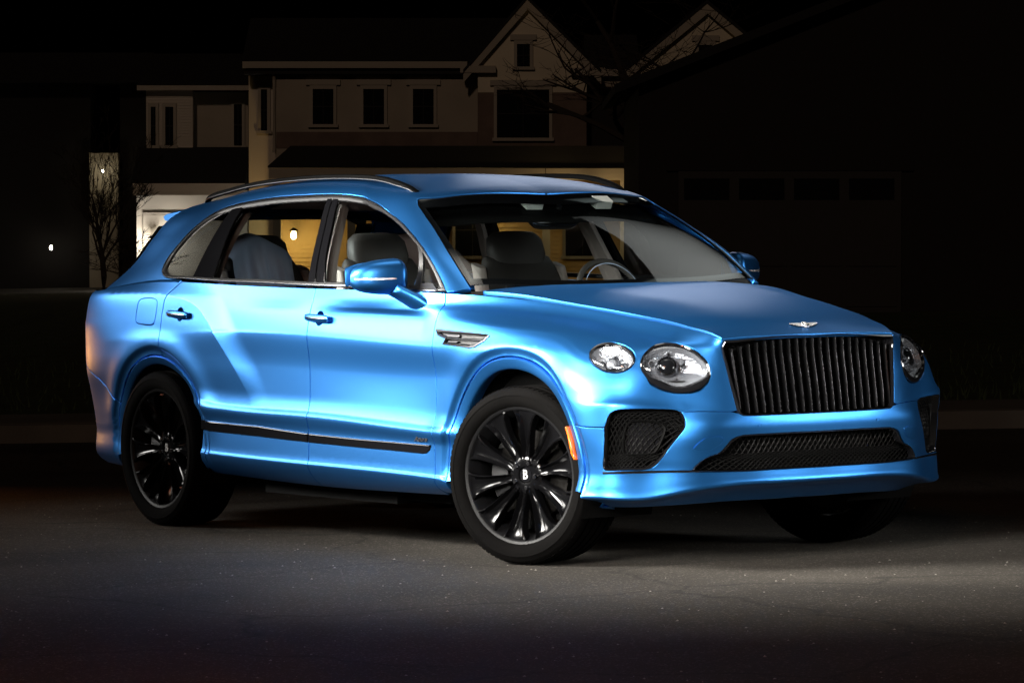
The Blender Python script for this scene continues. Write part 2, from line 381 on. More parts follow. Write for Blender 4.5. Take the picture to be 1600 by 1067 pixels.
# front end, 7 columns of (x, half width, height) for the 15 rows
FR = [
 [(.42,.83,.252),(.50,.77,.252),(.60,.64,.252),(.67,.525,.25),(.71,.40,.25),(.735,.22,.25),(.745,0,.25)],
 [(.455,.905,.298),(.565,.855,.297),(.685,.70,.299),(.77,.565,.318),(.806,.43,.330),(.828,.235,.333),(.838,0,.333)],
 [(.50,.985,.325),(.63,.945,.325),(.778,.765,.325),(.868,.615,.358),(.908,.45,.372),(.933,.24,.374),(.942,0,.374)],
 [(.50,.979,.345),(.628,.94,.345),(.774,.762,.348),(.864,.612,.376),(.906,.45,.388),(.931,.24,.390),(.94,0,.390)],
 [(.50,.966,.425),(.637,.928,.428),(.768,.752,.43),(.858,.612,.43),(.905,.45,.425),(.93,.24,.425),(.94,0,.425)],
 [(.505,.965,.50),(.645,.927,.505),(.785,.74,.51),(.872,.60,.51),(.914,.45,.50),(.938,.24,.50),(.947,0,.50)],
 [(.51,.966,.565),(.653,.926,.575),(.80,.72,.58),(.89,.59,.575),(.925,.45,.57),(.945,.24,.57),(.955,0,.57)],
 [(.515,.968,.635),(.665,.926,.65),(.81,.695,.645),(.898,.575,.625),(.932,.45,.62),(.95,.24,.62),(.96,0,.62)],
 [(.515,.970,.705),(.670,.926,.71),(.817,.680,.69),(.883,.56,.685),(.926,.45,.672),(.945,.24,.668),(.955,0,.668)],
 [(.51,.965,.77),(.655,.905,.765),(.79,.70,.765),(.862,.575,.755),(.913,.458,.745),(.935,.24,.745),(.945,0,.745)],
 [(.50,.945,.85),(.648,.880,.835),(.785,.690,.835),(.858,.562,.83),(.900,.465,.82),(.923,.24,.82),(.932,0,.82)],
 [(.49,.897,.93),(.645,.832,.905),(.770,.672,.90),(.845,.553,.895),(.889,.470,.885),(.912,.24,.885),(.92,0,.885)],
 [(.478,.79,.985),(.648,.752,.958),(.760,.640,.960),(.835,.545,.948),(.880,.474,.932),(.905,.24,.935),(.913,0,.935)],
 [(.477,.655,1.022),(.628,.625,1.003),(.747,.572,.998),(.832,.517,.982),(.879,.475,.960),(.905,.24,.968),(.912,0,.97)],
 [(.475,.569,1.078),(.615,.537,1.056),(.735,.510,1.031),(.828,.489,1.009),(.884,.475,.985),(.906,.25,.997),(.912,0,1.0)],
]
# rear end, columns centre -> quarter
RR_Z = [.27,.30,.36,.385,.45,.52,.57,.66,.78,.92,.98,1.06,1.11,1.15,1.185]
RR_IN = [.20,.10,.05,.05,.06,.05,.04,.02,.0,.0,.0,.015,.03,.05,.10]      # inset of each row from the widest outline
def rear_row(r):
    z, d = RR_Z[r], RR_IN[r]; k = .75*d
    return [(-4.365+d, 0, z), (-4.345+d, .40, z), (-4.265+k, .72-.3*d, z), (-4.10+.7*k, .865-.45*d, z), (-3.87+.2*k, .935-.6*d*(.5 if r > 10 else .8), z)]
SEC = {x: widen(v) for x, v in SEC.items()}
for x, v in LOW.items(): SEC[x] = v+SEC[x][10:]
FR = widen(FR); REAR = widen([rear_row(r) for r in range(15)])
A_ROWS = []
for r in range(17):
    row = list(REAR[r])
    for x in (-3.60, -3.175, -2.70, -1.70, -.58, 0.0, .30):
        row.append((x,) + SEC[x][r])
    row += FR[r]
    row = [(row[1][0], -row[1][1], row[1][2])] + row + [(row[-2][0], -row[-2][1], row[-2][2])]
    A_ROWS.append(row)
A_ROWS = np.array(A_ROWS)
_ref = A_ROWS[10][:, :2]
A_S = np.concatenate([[0], np.cumsum(np.linalg.norm(np.diff(_ref, axis=0), axis=1))])
A_S = A_S - A_S[1]                                            # s = 0 at the rear centre line
A_W = np.array([.20,.24,.345,.365,.39,.455,.52,.59,.63,.70,.81,.965,.99,1.095,1.14,1.19,1.25])
S_END = A_S[-2]
# the rear haunch: its top edge in side view (x, height)
_hk = np.array([(-4.4,1.15),(-3.9,1.168),(-3.5,1.172),(-3.12,1.168),(-2.95,1.158),(-2.83,1.138),(-2.72,1.098),(-2.60,1.02),(-2.48,.915),(-2.36,.795),(-2.26,.68),(-2.18,.56)])
_ht = np.linspace(0, 1, len(_hk)); HAUNCH = nat_eval(_ht, _hk, nat_coef(_ht, _hk), np.linspace(0, 1, 60))
def haunch_dist(x, z):
    best = np.full(len(x), 9.0); sign = np.ones(len(x))
    for (ax, az), (bx, bz) in zip(HAUNCH[:-1], HAUNCH[1:]):
        dx, dz = bx-ax, bz-az; L = dx*dx+dz*dz
        t = np.clip(((x-ax)*dx+(z-az)*dz)/L, 0, 1)
        d = np.hypot(x-ax-t*dx, z-az-t*dz); c = dx*(z-az)-dz*(x-ax)
        up = d < best; best = np.where(up, d, best); sign = np.where(up, np.sign(c), sign)
    return best*sign                                         # > 0 outside (above / ahead of) the haunch
def sstep(a, b, x):
    t = np.clip((x-a)/(b-a), 0, 1); return t*t*(3-2*t)
ARCH = [(0.0, .39, .47), (-3.172, .385, .435)]
def a_disp(p):
    x, y, z = p[:, 0], p[:, 1], p[:, 2]
    d = np.zeros(len(p))
    side = y > .70
    h = haunch_dist(x, z)
    f = np.where(h < 0, 1.0, (1-np.clip(h/.15, 0, 1))**2*(1+.6*np.clip(h/.15, 0, 1)))
    fade = sstep(.60, .86, z)*sstep(-4.25, -3.95, x)
    d += np.where((x < -1.9), .022*f*fade, 0.0)
    for cx, cz, R in ARCH:
        r = np.hypot(x-cx, z-cz)
        fl = .011*np.exp(-((r-(R+.115))/.075)**2)*sstep(.42, .62, z)*sstep(1.02, .93, z)
        st = -.014*sstep(R+.098, R+.070, r)*sstep(.30, .42, z)
        d += np.where(side & (r < .9), fl+st, 0.0)
    return d
A = Loft(A_ROWS, A_S, A_W); A.disp = a_disp
# greenhouse: rows belt -> roof centre ring; columns rear centre -> side -> windscreen centre
G_SIDE_X = [-3.60, -3.20, -2.70, -2.20, -1.70]
G_ROWS = [
 # rear centre,      rear mid,        D corner,          D side,           sides at -3.45,-3.1,-2.7,-2.2,-1.7,                                                    a-pillar outer,     a-pillar mid,     screen edge,       screen mid,        centre
 [(-4.20,0,1.185),(-4.17,.40,1.185),(-4.09,.69,1.185),(-3.95,.845,1.188),(-3.55,.904,1.219),(-3.15,.918,1.248),(-2.70,.925,1.240),(-2.20,.926,1.229),(-1.70,.923,1.216),(-1.15,.913,1.204),(-.62,.900,1.192),(-.535,.842,1.205),(-.50,.775,1.215),(-.437,.58,1.209),(-.36,0,1.20)],
 [(-4.08,0,1.33),(-4.05,.38,1.33),(-3.93,.63,1.33),(-3.79,.748,1.33),(-3.45,.835,1.335),(-3.12,.870,1.35),(-2.70,.876,1.35),(-2.20,.876,1.35),(-1.70,.876,1.345),(-1.25,.870,1.352),(-.825,.857,1.358),(-.755,.812,1.364),(-.70,.740,1.358),(-.632,.565,1.351),(-.55,0,1.34)],
 [(-3.95,0,1.47),(-3.92,.35,1.47),(-3.80,.58,1.47),(-3.66,.697,1.47),(-3.33,.765,1.475),(-3.05,.802,1.49),(-2.68,.814,1.50),(-2.20,.814,1.50),(-1.70,.812,1.495),(-1.37,.808,1.490),(-1.065,.802,1.478),(-.97,.758,1.487),(-.905,.705,1.482),(-.835,.54,1.481),(-.75,0,1.48)],
 [(-3.84,0,1.575),(-3.80,.32,1.575),(-3.69,.54,1.57),(-3.555,.652,1.57),(-3.22,.702,1.58),(-2.97,.733,1.60),(-2.65,.744,1.625),(-2.20,.745,1.637),(-1.72,.745,1.633),(-1.52,.749,1.612),(-1.30,.752,1.578),(-1.165,.712,1.585),(-1.085,.665,1.574),(-1.025,.505,1.580),(-.945,0,1.585)],
 [(-3.76,0,1.63),(-3.72,.30,1.63),(-3.61,.49,1.615),(-3.47,.592,1.618),(-3.16,.650,1.63),(-2.92,.685,1.655),(-2.62,.700,1.678),(-2.20,.700,1.690),(-1.75,.699,1.682),(-1.59,.700,1.668),(-1.42,.702,1.643),(-1.28,.668,1.643),(-1.195,.635,1.632),(-1.150,.485,1.643),(-1.11,0,1.653)],
 [(-3.60,0,1.665),(-3.56,.27,1.663),(-3.42,.43,1.655),(-3.31,.51,1.655),(-3.08,.575,1.666),(-2.87,.605,1.688),(-2.60,.615,1.710),(-2.20,.618,1.724),(-1.80,.618,1.717),(-1.67,.620,1.707),(-1.53,.620,1.691),(-1.41,.595,1.682),(-1.335,.56,1.673),(-1.29,.42,1.682),(-1.25,0,1.690)],
 [(-3.30,0,1.705),(-3.27,.20,1.703),(-3.20,.32,1.698),(-3.12,.38,1.698),(-2.95,.425,1.705),(-2.78,.44,1.720),(-2.55,.45,1.735),(-2.20,.45,1.746),(-1.88,.45,1.742),(-1.79,.45,1.736),(-1.70,.45,1.728),(-1.61,.43,1.722),(-1.56,.40,1.717),(-1.53,.30,1.725),(-1.50,0,1.731)],
 [(-2.90,0,1.738),(-2.88,.10,1.737),(-2.84,.16,1.736),(-2.8,.19,1.736),(-2.70,.21,1.739),(-2.60,.22,1.745),(-2.45,.22,1.751),(-2.20,.22,1.757),(-2.02,.22,1.757),(-1.97,.22,1.755),(-1.93,.22,1.752),(-1.88,.21,1.749),(-1.85,.19,1.748),(-1.82,.10,1.752),(-1.81,0,1.753)],
 [(-2.5,0,1.755)]*6+[(-2.35,0,1.758)]+[(-2.2,0,1.760)]+[(-2.12,0,1.760)]*7,
]
G_ROWS = np.array([[(r[1][0], -r[1][1], r[1][2])] + r + [(r[-2][0], -r[-2][1], r[-2][2])] for r in G_ROWS])
_ref = G_ROWS[2][:, :2]
G_S = np.concatenate([[0], np.cumsum(np.linalg.norm(np.diff(_ref, axis=0), axis=1))]); G_S = G_S - G_S[1]
G_W = np.array([1.20, 1.352, 1.505, 1.625, 1.685, 1.77, 1.95, 2.17, 2.40])
G_END = G_S[-2]
G = Loft(G_ROWS, G_S, G_W)
# bonnet: across t (0 centre, 1 cut line), along u (0 cowl, 1 nose)
HC = np.array([(-.50,1.222),(-.30,1.216),(0.0,1.197),(.30,1.163),(.55,1.122),(.72,1.083),(.83,1.045),(.885,1.016),(.912,1.0)])
HE = np.array([(-.50,.779,1.196),(-.30,.743,1.185),(0.0,.673,1.147),(.30,.606,1.107),(.475,.567,1.082),(.615,.535,1.060),(.735,.508,1.035),(.828,.487,1.013),(.884,.473,.988)])
HU = np.array([0,.14,.36,.58,.74,.85,.93,.975,1.0])
_hc = np.stack([HC[:, 0], 0*HC[:, 0], HC[:, 1]], 1)
_hcM = nat_coef(HU, _hc); _heM = nat_coef(HU, HE)
def hood_pos(u, t):
    u = np.asarray(u, float); t = np.asarray(t, float)
    c = nat_eval(HU, _hc, _hcM, u); e = nat_eval(HU, HE, _heM, u); a = np.abs(t)
    sh = .55*a**2 + .45*a**5
    sh = sh - .10*np.exp(-((a-.60)/.16)**2)*sstep(1.0, .55, u)
    return np.stack([c[:, 0]+(e[:, 0]-c[:, 0])*a**2, e[:, 1]*t, c[:, 2]+(e[:, 2]-c[:, 2])*sh], 1)
class Hood:
    def pos(self, u, t): return hood_pos(u, t)
    def nor(self, u, t):
        u = np.asarray(u, float); t = np.asarray(t, float); e = 2e-3
        a = hood_pos(np.minimum(u+e, 1), t)-hood_pos(np.maximum(u-e, 0), t); b = hood_pos(u, t+e)-hood_pos(u, t-e)
        n = np.cross(a, b); n /= np.linalg.norm(n, axis=1)[:, None]+1e-12
        n[n[:, 2] < 0] *= -1; return n
HOOD = Hood()
M = {}
def paint_mat():
    m = bpy.data.materials.new('satin_blue_paint'); m.use_nodes = True; nt = m.node_tree; b = nt.nodes['Principled BSDF']
    b.inputs['Base Color'].default_value = (.020, .195, .58, 1); b.inputs['Metallic'].default_value = .95; b.inputs['Roughness'].default_value = .37
    b.inputs['Coat Weight'].default_value = .35; b.inputs['Coat Roughness'].default_value = .36
    tc = nt.nodes.new('ShaderNodeTexCoord'); v = nt.nodes.new('ShaderNodeTexVoronoi'); v.inputs['Scale'].default_value = 900
    nt.links.new(tc.outputs['Object'], v.inputs['Vector'])
    bp = nt.nodes.new('ShaderNodeBump'); bp.inputs['Strength'].default_value = .03; bp.inputs['Distance'].default_value = .0005
    nt.links.new(v.outputs['Color'], bp.inputs['Height']); nt.links.new(bp.outputs[0], b.inputs['Normal'])
    return m
M['paint'] = paint_mat()
M['black_gloss'] = mat('gloss_black_trim', (.006, .006, .007), .08, coat=.6)
M['black_satin'] = mat('satin_black_plastic', (.012, .012, .013), .42, bump=(400, .1))
M['black_matte'] = mat('matte_black_liner', (.008, .008, .008), .85)
M['chrome'] = mat('bright_trim', (.42, .42, .44), .22, metal=1)
M['dark_chrome'] = mat('dark_chrome', (.22, .22, .235), .2, metal=1)
M['rubber'] = mat('tyre_rubber', (.0022, .002, .0019), .85, bump=(60, .15), vary=(9, .25), spec=.05)
M['wheel_black'] = mat('gloss_black_alloy', (.003, .003, .0034), .16, spec=.26)
M['glass'] = glass_mat('window_glass', (.80, .86, .86))
M['dark_glass'] = glass_mat('privacy_glass', (.35, .36, .38), 1.1)
M['lamp_glass'] = glass_mat('lamp_lens', (.93, .95, .97), 1.0)
M['reflector'] = mat('lamp_reflector', (.44, .45, .48), .26, metal=.75, bump=(90, .6))
M['amber'] = mat('amber_marker_lens', (.66, .10, .006), .25, coat=.5)
M['tail_red'] = mat('tail_lamp_lens', (.25, .01, .01), .2, coat=.5)
M['leather_dark'] = mat('dark_leather', (.055, .050, .047), .5, bump=(220, .25))
M['leather_light'] = mat('pale_leather', (.52, .44, .40), .5, bump=(220, .25))
M['headliner'] = mat('headliner_fabric', (.42, .36, .34), .9, bump=(500, .3))
M['blue_cloth'] = mat('blue_cloth', (.50, .62, .85), .85, bump=(300, .3))
M['badge'] = mat('polished_badge', (.75, .75, .75), .3, metal=.5)
M['brake'] = mat('brake_disc', (.018, .017, .016), .5, metal=1)
M['vent'] = mat('smoked_trim', (.05, .05, .054), .36, metal=.9)
M['void'] = mat('black_print', (.0015, .0015, .0015), .7, spec=.1)
M['rail'] = mat('rail_black', (.004, .004, .004), .6, spec=.02)
M['rim_lip'] = mat('satin_black_rim', (.004, .004, .0045), .5, spec=.25)
M['mesh_black'] = mat('black_grille_mesh', (.005, .005, .005), .4, spec=.15)
# ---------------------------------------------------------------- the car: panels
CAR = tag(empty('parked_car'), 'satin blue luxury SUV with black wheels parked on the dark asphalt', 'car')
AS = Sym(A, S_END); GS = Sym(G, G_END)
def wline(w, s0, s1, step=.012):
    n = max(2, int(abs(s1-s0)/step)); return np.stack([np.linspace(s0, s1, n), np.full(n, w)], 1)
def arch_line(k, dr, a0, a1, n=60):
    cx, cz, R = ARCH[k]; t = np.radians(np.linspace(a0, a1, n))
    return xz(A, [(cx+(R+dr)*cos(a), cz+(R+dr)*sin(a)) for a in t], lo=1.0, hi=6.05)
def cat(*L): return np.concatenate(L)
sx = lambda x, z=1.0: float(xz(A, [(x, z)], lo=.9, hi=6.0)[0, 0])
DOORF = [(-.612,1.19),(-.600,1.135),(-.609,1.105),(-.618,1.06),(-.620,.95),(-.620,.78),(-.618,.60),(-.615,.45),(-.612,.35),(-.615,.29)]
DOORR = [(-2.965,1.243),(-3.02,1.205),(-3.068,1.168),(-3.090,1.10),(-3.098,1.03),(-3.100,.95),(-3.098,.868)]
df = smoothline(xz(A, DOORF, lo=2, hi=5.6)); df[0, 1] = 1.246
s_b = sx(-1.705, .9)
bl = np.array([(s_b, w) for w in np.linspace(1.246, .235, 80)]); bl[:, 0] += .012*sstep(1.0, 1.25, bl[:, 1])
# rear door edge runs into the arch
dr = smoothline(xz(A, DOORR, lo=1, hi=3)); dr[0, 1] = 1.246
RING_F, RING_R = .056, .050
def circ(cx, cz, r, n=28): return [(cx+r*cos(2*pi*i/n), cz+r*sin(2*pi*i/n)) for i in range(n)]
def rrect(cx, cz, hx, hz, r, rot=0, n=6):
    out = []
    for qx, qz, a0 in ((hx-r, hz-r, 0), (-hx+r, hz-r, 90), (-hx+r, -hz+r, 180), (hx-r, -hz+r, 270)):
        for k in range(n+1):
            a = radians(a0+90*k/n); out.append((qx+r*cos(a), qz+r*sin(a)))
    return [(cx+x*cos(rot)-z*sin(rot), cz+x*sin(rot)+z*cos(rot)) for x, z in out]
HANDLE_X = [(-1.608, 1.069), (-2.908, 1.077)]
cups = [smoothline(xz(A, circ(x, z, .033, 20), lo=2, hi=5), .006, True) for x, z in HANDLE_X]
# feature lines that the skins are cut along, so that edges stay crisp
hl = xz(A, [tuple(p) for p in HAUNCH[6:-6]], lo=.7, hi=3.2); HL = [hl+np.array([0, d]) for d in (-.006, 0.0, .007)]
def lines_for(ws, s0, s1): return [wline(w, s0, s1, .014) for w in ws]
WL0 = (.345, .355, .365, .378, .39, .42, .56, .575, .59, .603, .617, .63, .66); WL1 = (.955, .965, .978, .99, 1.005)
# front door
fd = cat(wline(1.246, bl[0, 0], df[0, 0]), df, wline(.235, df[-1, 0], s_b), bl[::-1])
V, F, N = panel_data(A, fd, [cups[0]], h=.02, gap=.0022, lines=lines_for(WL0+WL1, s_b+.02, df[4, 0]-.02))
FDOOR = both('front_door', V, F, M['paint'], CAR, N)
# rear door: lower rear edge follows the arch
al = arch_line(1, RING_R, 86, 22, 60)
k0 = int(np.argmin(np.abs(al[:, 0]-dr[-1, 0])))
rd_low = xz(A, [(-2.735,.49),(-2.745,.42),(-2.755,.35),(-2.765,.285)], lo=1.8, hi=3)
rd = cat(wline(1.246, dr[0, 0], bl[0, 0]), bl, wline(.235, s_b, rd_low[-1, 0]), rd_low[::-1], al[k0+1:][::-1], dr[:-1][::-1])
V, F, N = panel_data(A, rd, [cups[1]], h=.02, gap=.0022, lines=HL+[arch_line(1, d, 90, 25, 40) for d in (.062, .072, .084, .094, .103, .118)]+lines_for(WL0, s_b-.02, rd_low[0, 0]+.03)+lines_for(WL1, s_b-.02, s_b-.50))
RDOOR = both('rear_door', V, F, M['paint'], CAR, N)
# front wing with the headlamp openings
LAMP = [(.708,.784,.89),(.703,.776,.91),(.699,.75,.94),(.702,.71,.963),(.717,.672,.973),(.745,.636,.975),(.777,.608,.965),(.81,.58,.947),(.837,.555,.919),(.856,.538,.891),(.867,.532,.86),(.87,.539,.827),(.864,.56,.799),(.85,.592,.777),(.828,.632,.766),(.807,.669,.766),(.786,.705,.777),(.764,.741,.797),(.744,.771,.826),(.725,.785,.857)]
SLAMP = [(.686,.799,.904),(.689,.815,.881),(.679,.837,.864),(.657,.862,.855),(.624,.884,.856),(.586,.901,.865),(.548,.91,.882),(.516,.908,.904),(.493,.897,.929),(.476,.872,.951),(.472,.839,.967),(.486,.808,.976),(.52,.786,.976),(.57,.778,.967),(.624,.781,.95),(.666,.79,.928)]
VENT = [(-.600,1.026),(-.374,1.018),(-.182,1.010),(-.158,1.003),(-.181,.981),(-.239,.957),(-.291,.951),(-.525,.962),(-.504,.988),(-.575,1.002)]
INTAKE_UP = [(.645,.932,.623),(.653,.930,.64),(.66,.929,.658),(.676,.92,.686),(.699,.901,.698),(.735,.85,.701),(.77,.786,.70),(.80,.72,.697),(.815,.684,.693),(.826,.662,.684)]
INTAKE_LO = [(.645,.932,.623),(.64,.928,.56),(.632,.925,.50),(.626,.923,.452),(.630,.918,.443),(.69,.85,.443),(.745,.785,.443),(.766,.757,.458),(.80,.715,.525),(.830,.678,.583),(.842,.659,.612),(.842,.652,.645),(.836,.655,.668),(.826,.662,.684)]
lamp = smoothline(inv(A, LAMP, lo=5.2, hi=6.5), .008, True); slamp = smoothline(inv(A, SLAMP, lo=5.2, hi=6.4), .008, True)
vent = straight(xz(A, VENT, lo=4, hi=5.3), .01, True)
wcut = inv(A, [(.437,.981,.631),(.48,.968,.629),(.53,.95,.626),(.59,.942,.624)], lo=5, hi=6)
iup = smoothline(inv(A, INTAKE_UP, lo=5.3, hi=6.4)); ilo = smoothline(inv(A, INTAKE_LO, lo=5.3, hi=6.4))
crease = inv(A, [(.86,.60,.685),(.90,.52,.683),(.922,.462,.680)], lo=5.9, hi=6.6)
GR_SIDE = [(.436,.685),(.446,.745),(.457,.81),(.466,.87),(.474,.92),(.478,.950),(.474,.966)]
gs = inv(A, [(0, y, z) for y, z in GR_SIDE], (0, 1, 1), lo=6.0, hi=6.7)
s_cut0 = float(inv(A, [(-.50,.785,1.20)], lo=4, hi=5.2)[0, 0])
af = arch_line(0, RING_F, 194, 27, 120)
fw = cat(df[:-1], xz(A, [(-.60,.285),(-.525,.285)], lo=4, hi=5.2), af, wcut, iup, crease, gs, wline(1.247, gs[-1, 0], s_cut0))
AL0 = [arch_line(0, d, 178, 20, 90) for d in (.066, .074, .084, .094, .103, .118)]
V, F, N = panel_data(A, fw, [lamp, slamp, vent], h=.016, gap=.0022, lines=AL0)
WING = both('front_fender', V, F, M['paint'], CAR, N)
# bumper, across both sides
mir = lambda L: np.stack([2*S_END-L[::-1, 0], L[::-1, 1]], 1)
gbot = inv(A, [(0, y, z) for y, z in [(.428,.672),(.410,.662),(.36,.660),(.25,.659),(.12,.659),(.0,.659)]], (0, 1, 1), lo=6.0, hi=6.75)
af_low = arch_line(0, RING_F, 27, -14, 40)
s_low = float(inv(A, [(.46,.90,.262)], lo=5, hi=6.2)[0, 0])
half = cat(wline(.212, S_END, s_low), af_low[::-1], wcut, ilo, crease, gbot)
bump = cat(half, mir(half)[1:])
LOWG = [(.0,.580),(.20,.580),(.36,.579),(.41,.577),(.44,.570),(.466,.556),(.55,.495),(.615,.448),(.622,.437),(.60,.427),(.45,.424),(.2,.423),(.0,.423)]
lg = inv(A, [(0, y, z) for y, z in LOWG], (0, 1, 1), lo=5.9, hi=6.74)
lg = straight(lg, .012); lowg = cat(lg[::-1], mir(lg[::-1])[1:-1])
V, F, N = panel_data(AS, bump, [lowg], h=.017, gap=.0022)
BUMPER = link('front_bumper', mesh('front_bumper', V, F, M['paint'], None, N), CAR)
# bonnet
class HoodM:
    def pos(s, a, b): return hood_pos(np.clip(np.asarray(a)/1.42, 0, 1), np.asarray(b)/.62)
    def nor(s, a, b): return HOOD.nor(np.clip(np.asarray(a)/1.42, 0, 1), np.asarray(b)/.62)
hp = straight([(0.0, -.62), (1.42, -.62), (1.42, .62), (0.0, .62)], .015, True)
V, F, N = panel_data(HoodM(), hp, h=.02, gap=.0028, off=.001)
HOODO = link('bonnet', mesh('bonnet', V, F, M['paint'], None, N), CAR)
# rear quarter, tailgate and rear bumper
FUEL = [(-3.324,1.152),(-3.19,1.154),(-3.16,1.143),(-3.153,1.12),(-3.164,1.045),(-3.172,1.03),(-3.195,1.022),(-3.34,1.027),(-3.364,1.036),(-3.368,1.055),(-3.357,1.126),(-3.345,1.145)]
fuel = smoothline(xz(A, FUEL, lo=.9, hi=2.0), .008, True)
ar = arch_line(1, RING_R, 82, 152, 60)
bcut = xz(A, [(-3.62,.655),(-3.75,.70),(-3.9,.755),(-4.05,.80),(-4.15,.83)], lo=.3, hi=1.5)
bcut = smoothline(cat(ar[-1:], bcut[1:])); s_tail = .60
qt = cat(dr, ar[2:-1], bcut, [(s_tail, bcut[-1, 1])], straight([(s_tail, bcut[-1, 1]), (s_tail, 1.25)], .02)[1:], wline(1.25, s_tail, dr[0, 0])[1:-1])
AL1 = [arch_line(1, d, 178, 5, 90) for d in (.062, .072, .084, .094, .103, .118)]
V, F, N = panel_data(A, qt, [fuel], h=.018, gap=.0022, free=lambda P: P[:, 1] > 1.2495, lines=HL+AL1)
QUART = both('rear_quarter_panel', V, F, M['paint'], CAR, N)
V, F, N = panel_data(A, fuel, [], h=.018, gap=.0025)
both('fuel_flap', V, F, M['paint'], QUART, N)
class SymR:
    """half surface continued over the rear centre line s = 0"""
    def __init__(s, f): s.f = f
    def pos(s, a, b): a = np.asarray(a, float); p = s.f.pos(np.abs(a), b); p[a < 0, 1] *= -1; return p
    def nor(s, a, b): a = np.asarray(a, float); n = s.f.nor(np.maximum(np.abs(a), 1e-4), b); n[np.abs(a) < 1e-3, 1] = 0; n[a < 0, 1] *= -1; return n
AR = SymR(A); GR_ = SymR(G)
mir0 = lambda L: np.stack([-L[::-1, 0], L[::-1, 1]], 1)
arl = arch_line(1, RING_R, 152, 196, 40)
hb = cat(bcut[::-1], arl, wline(.215, arl[-1, 0]-.02, 0.0))
rb = cat(hb, mir0(hb)[1:], [(-s_tail, bcut[-1, 1])], wline(bcut[-1, 1], -s_tail, s_tail))
V, F, N = panel_data(AR, rb, [], h=.03, gap=.0022)
link('rear_bumper', mesh('rear_bumper', V, F, M['paint'], None, N), CAR)
tg = cat(wline(bcut[-1, 1], -s_tail, s_tail), straight([(s_tail, bcut[-1, 1]), (s_tail, 1.248)], .02)[1:], wline(1.248, s_tail, -s_tail)[1:], straight([(-s_tail, 1.248), (-s_tail, bcut[-1, 1])], .02)[1:-1])
V, F, N = panel_data(AR, tg, [], h=.03, gap=.0022)
TAIL = link('tailgate', mesh('tailgate', V, F, M['paint'], None, N), CAR)
tl = smoothline([(.78+.15*cos(a), 1.03+.085*sin(a)) for a in np.linspace(0, 2*pi, 20, endpoint=False)], .01, True)
V, F, N = panel_data(A, tl, [], h=.03, gap=0, off=.006, depth=.012)
both('tail_lamp', V, F, M['tail_red'], CAR, N)
# upper shell: roof, pillars
DLOXZ = [(-.617,1.199),(-.674,1.25),(-.735,1.301),(-.817,1.358),(-.93,1.42),(-1.057,1.477),(-1.208,1.538),(-1.349,1.585),(-1.415,1.606),(-1.485,1.623),(-1.602,1.644),(-1.72,1.655),(-1.849,1.660),(-2.10,1.660),(-2.375,1.654),(-2.60,1.640),(-2.744,1.626),(-2.894,1.599),(-3.024,1.552),(-3.116,1.498),(-3.189,1.434),(-3.245,1.372),(-3.262,1.325),(-3.245,1.288),(-3.18,1.262),(-3.062,1.250)]
DLO = smoothline(inv(G, [(x, 0, z) for x, z in DLOXZ], (1, 0, 1), lo=1.0, hi=3.42), .012); DLO[-1, 1] = 1.204; DLO[0, 1] = 1.204
dlo = cat(DLO, wline(1.204, DLO[-1, 0], DLO[0, 0])[1:-1])
SCRE = [(3.530,1.2001),(3.530,1.31),(3.533,1.494),(3.536,1.60),(3.538,1.645),(3.552,1.668),(3.60,1.680),(3.699,1.682),(3.908,1.678),(4.235,1.674),(G_END,1.674)]
scr = smoothline(SCRE, .012)
s_d = .74
sh_out = cat(wline(1.2, s_d, DLO[-1, 0]), DLO[::-1], [(DLO[0, 0], 1.2), (3.45, 1.2)], scr, straight([(G_END, 1.674), (G_END, 2.40)], .03)[1:], wline(2.40, G_END, 0, .05)[1:], straight([(0, 2.40), (0, 1.70)], .03)[1:], straight([(0, 1.70), (.55, 1.70), (.70, 1.66), (s_d, 1.58), (s_d, 1.2)], .02)[1:-1])
frees = lambda P: (P[:, 1] > 2.399) | (P[:, 0] > G_END-1e-6) | (P[:, 0] < 1e-6) | ((P[:, 1] < 1.2001) & (P[:, 0] < 1.5))
V, F, N = panel_data(G, sh_out, [], h=.022, gap=.001, free=frees)
N[np.abs(V[:, 1]) < 1e-5, 1] = 0; N /= np.linalg.norm(N, axis=1)[:, None]
V2, F2, N2 = flipy(V, F, N)
SHELL = link('roof_and_pillars', mesh('roof_and_pillars', np.concatenate([V2, V]), F2+[tuple(i+len(V) for i in f) for f in F], M['paint'], None, np.concatenate([N2, N])), CAR)
# arch mouldings
def moulding(k, ring, a0, a1):
    prof = [(ring-.003, -.016), (ring-.004, -.004), (ring-.010, .003), (ring-.018, .002), (.012, -.004), (.003, -.008), (0, -.012), (-.001, -.025), (.002, -.06)]
    rows = [arch_line(k, d, a0, a1, 110) for d, h in prof]
    return strip(A, rows, [h for d, h in prof], closed=False)
bothmb('wheel_arch_trim', moulding(0, RING_F, 185, -5), M['paint'], CAR, 40)
bothmb('wheel_arch_trim', moulding(1, RING_R, 185, -5), M['paint'], CAR, 40)
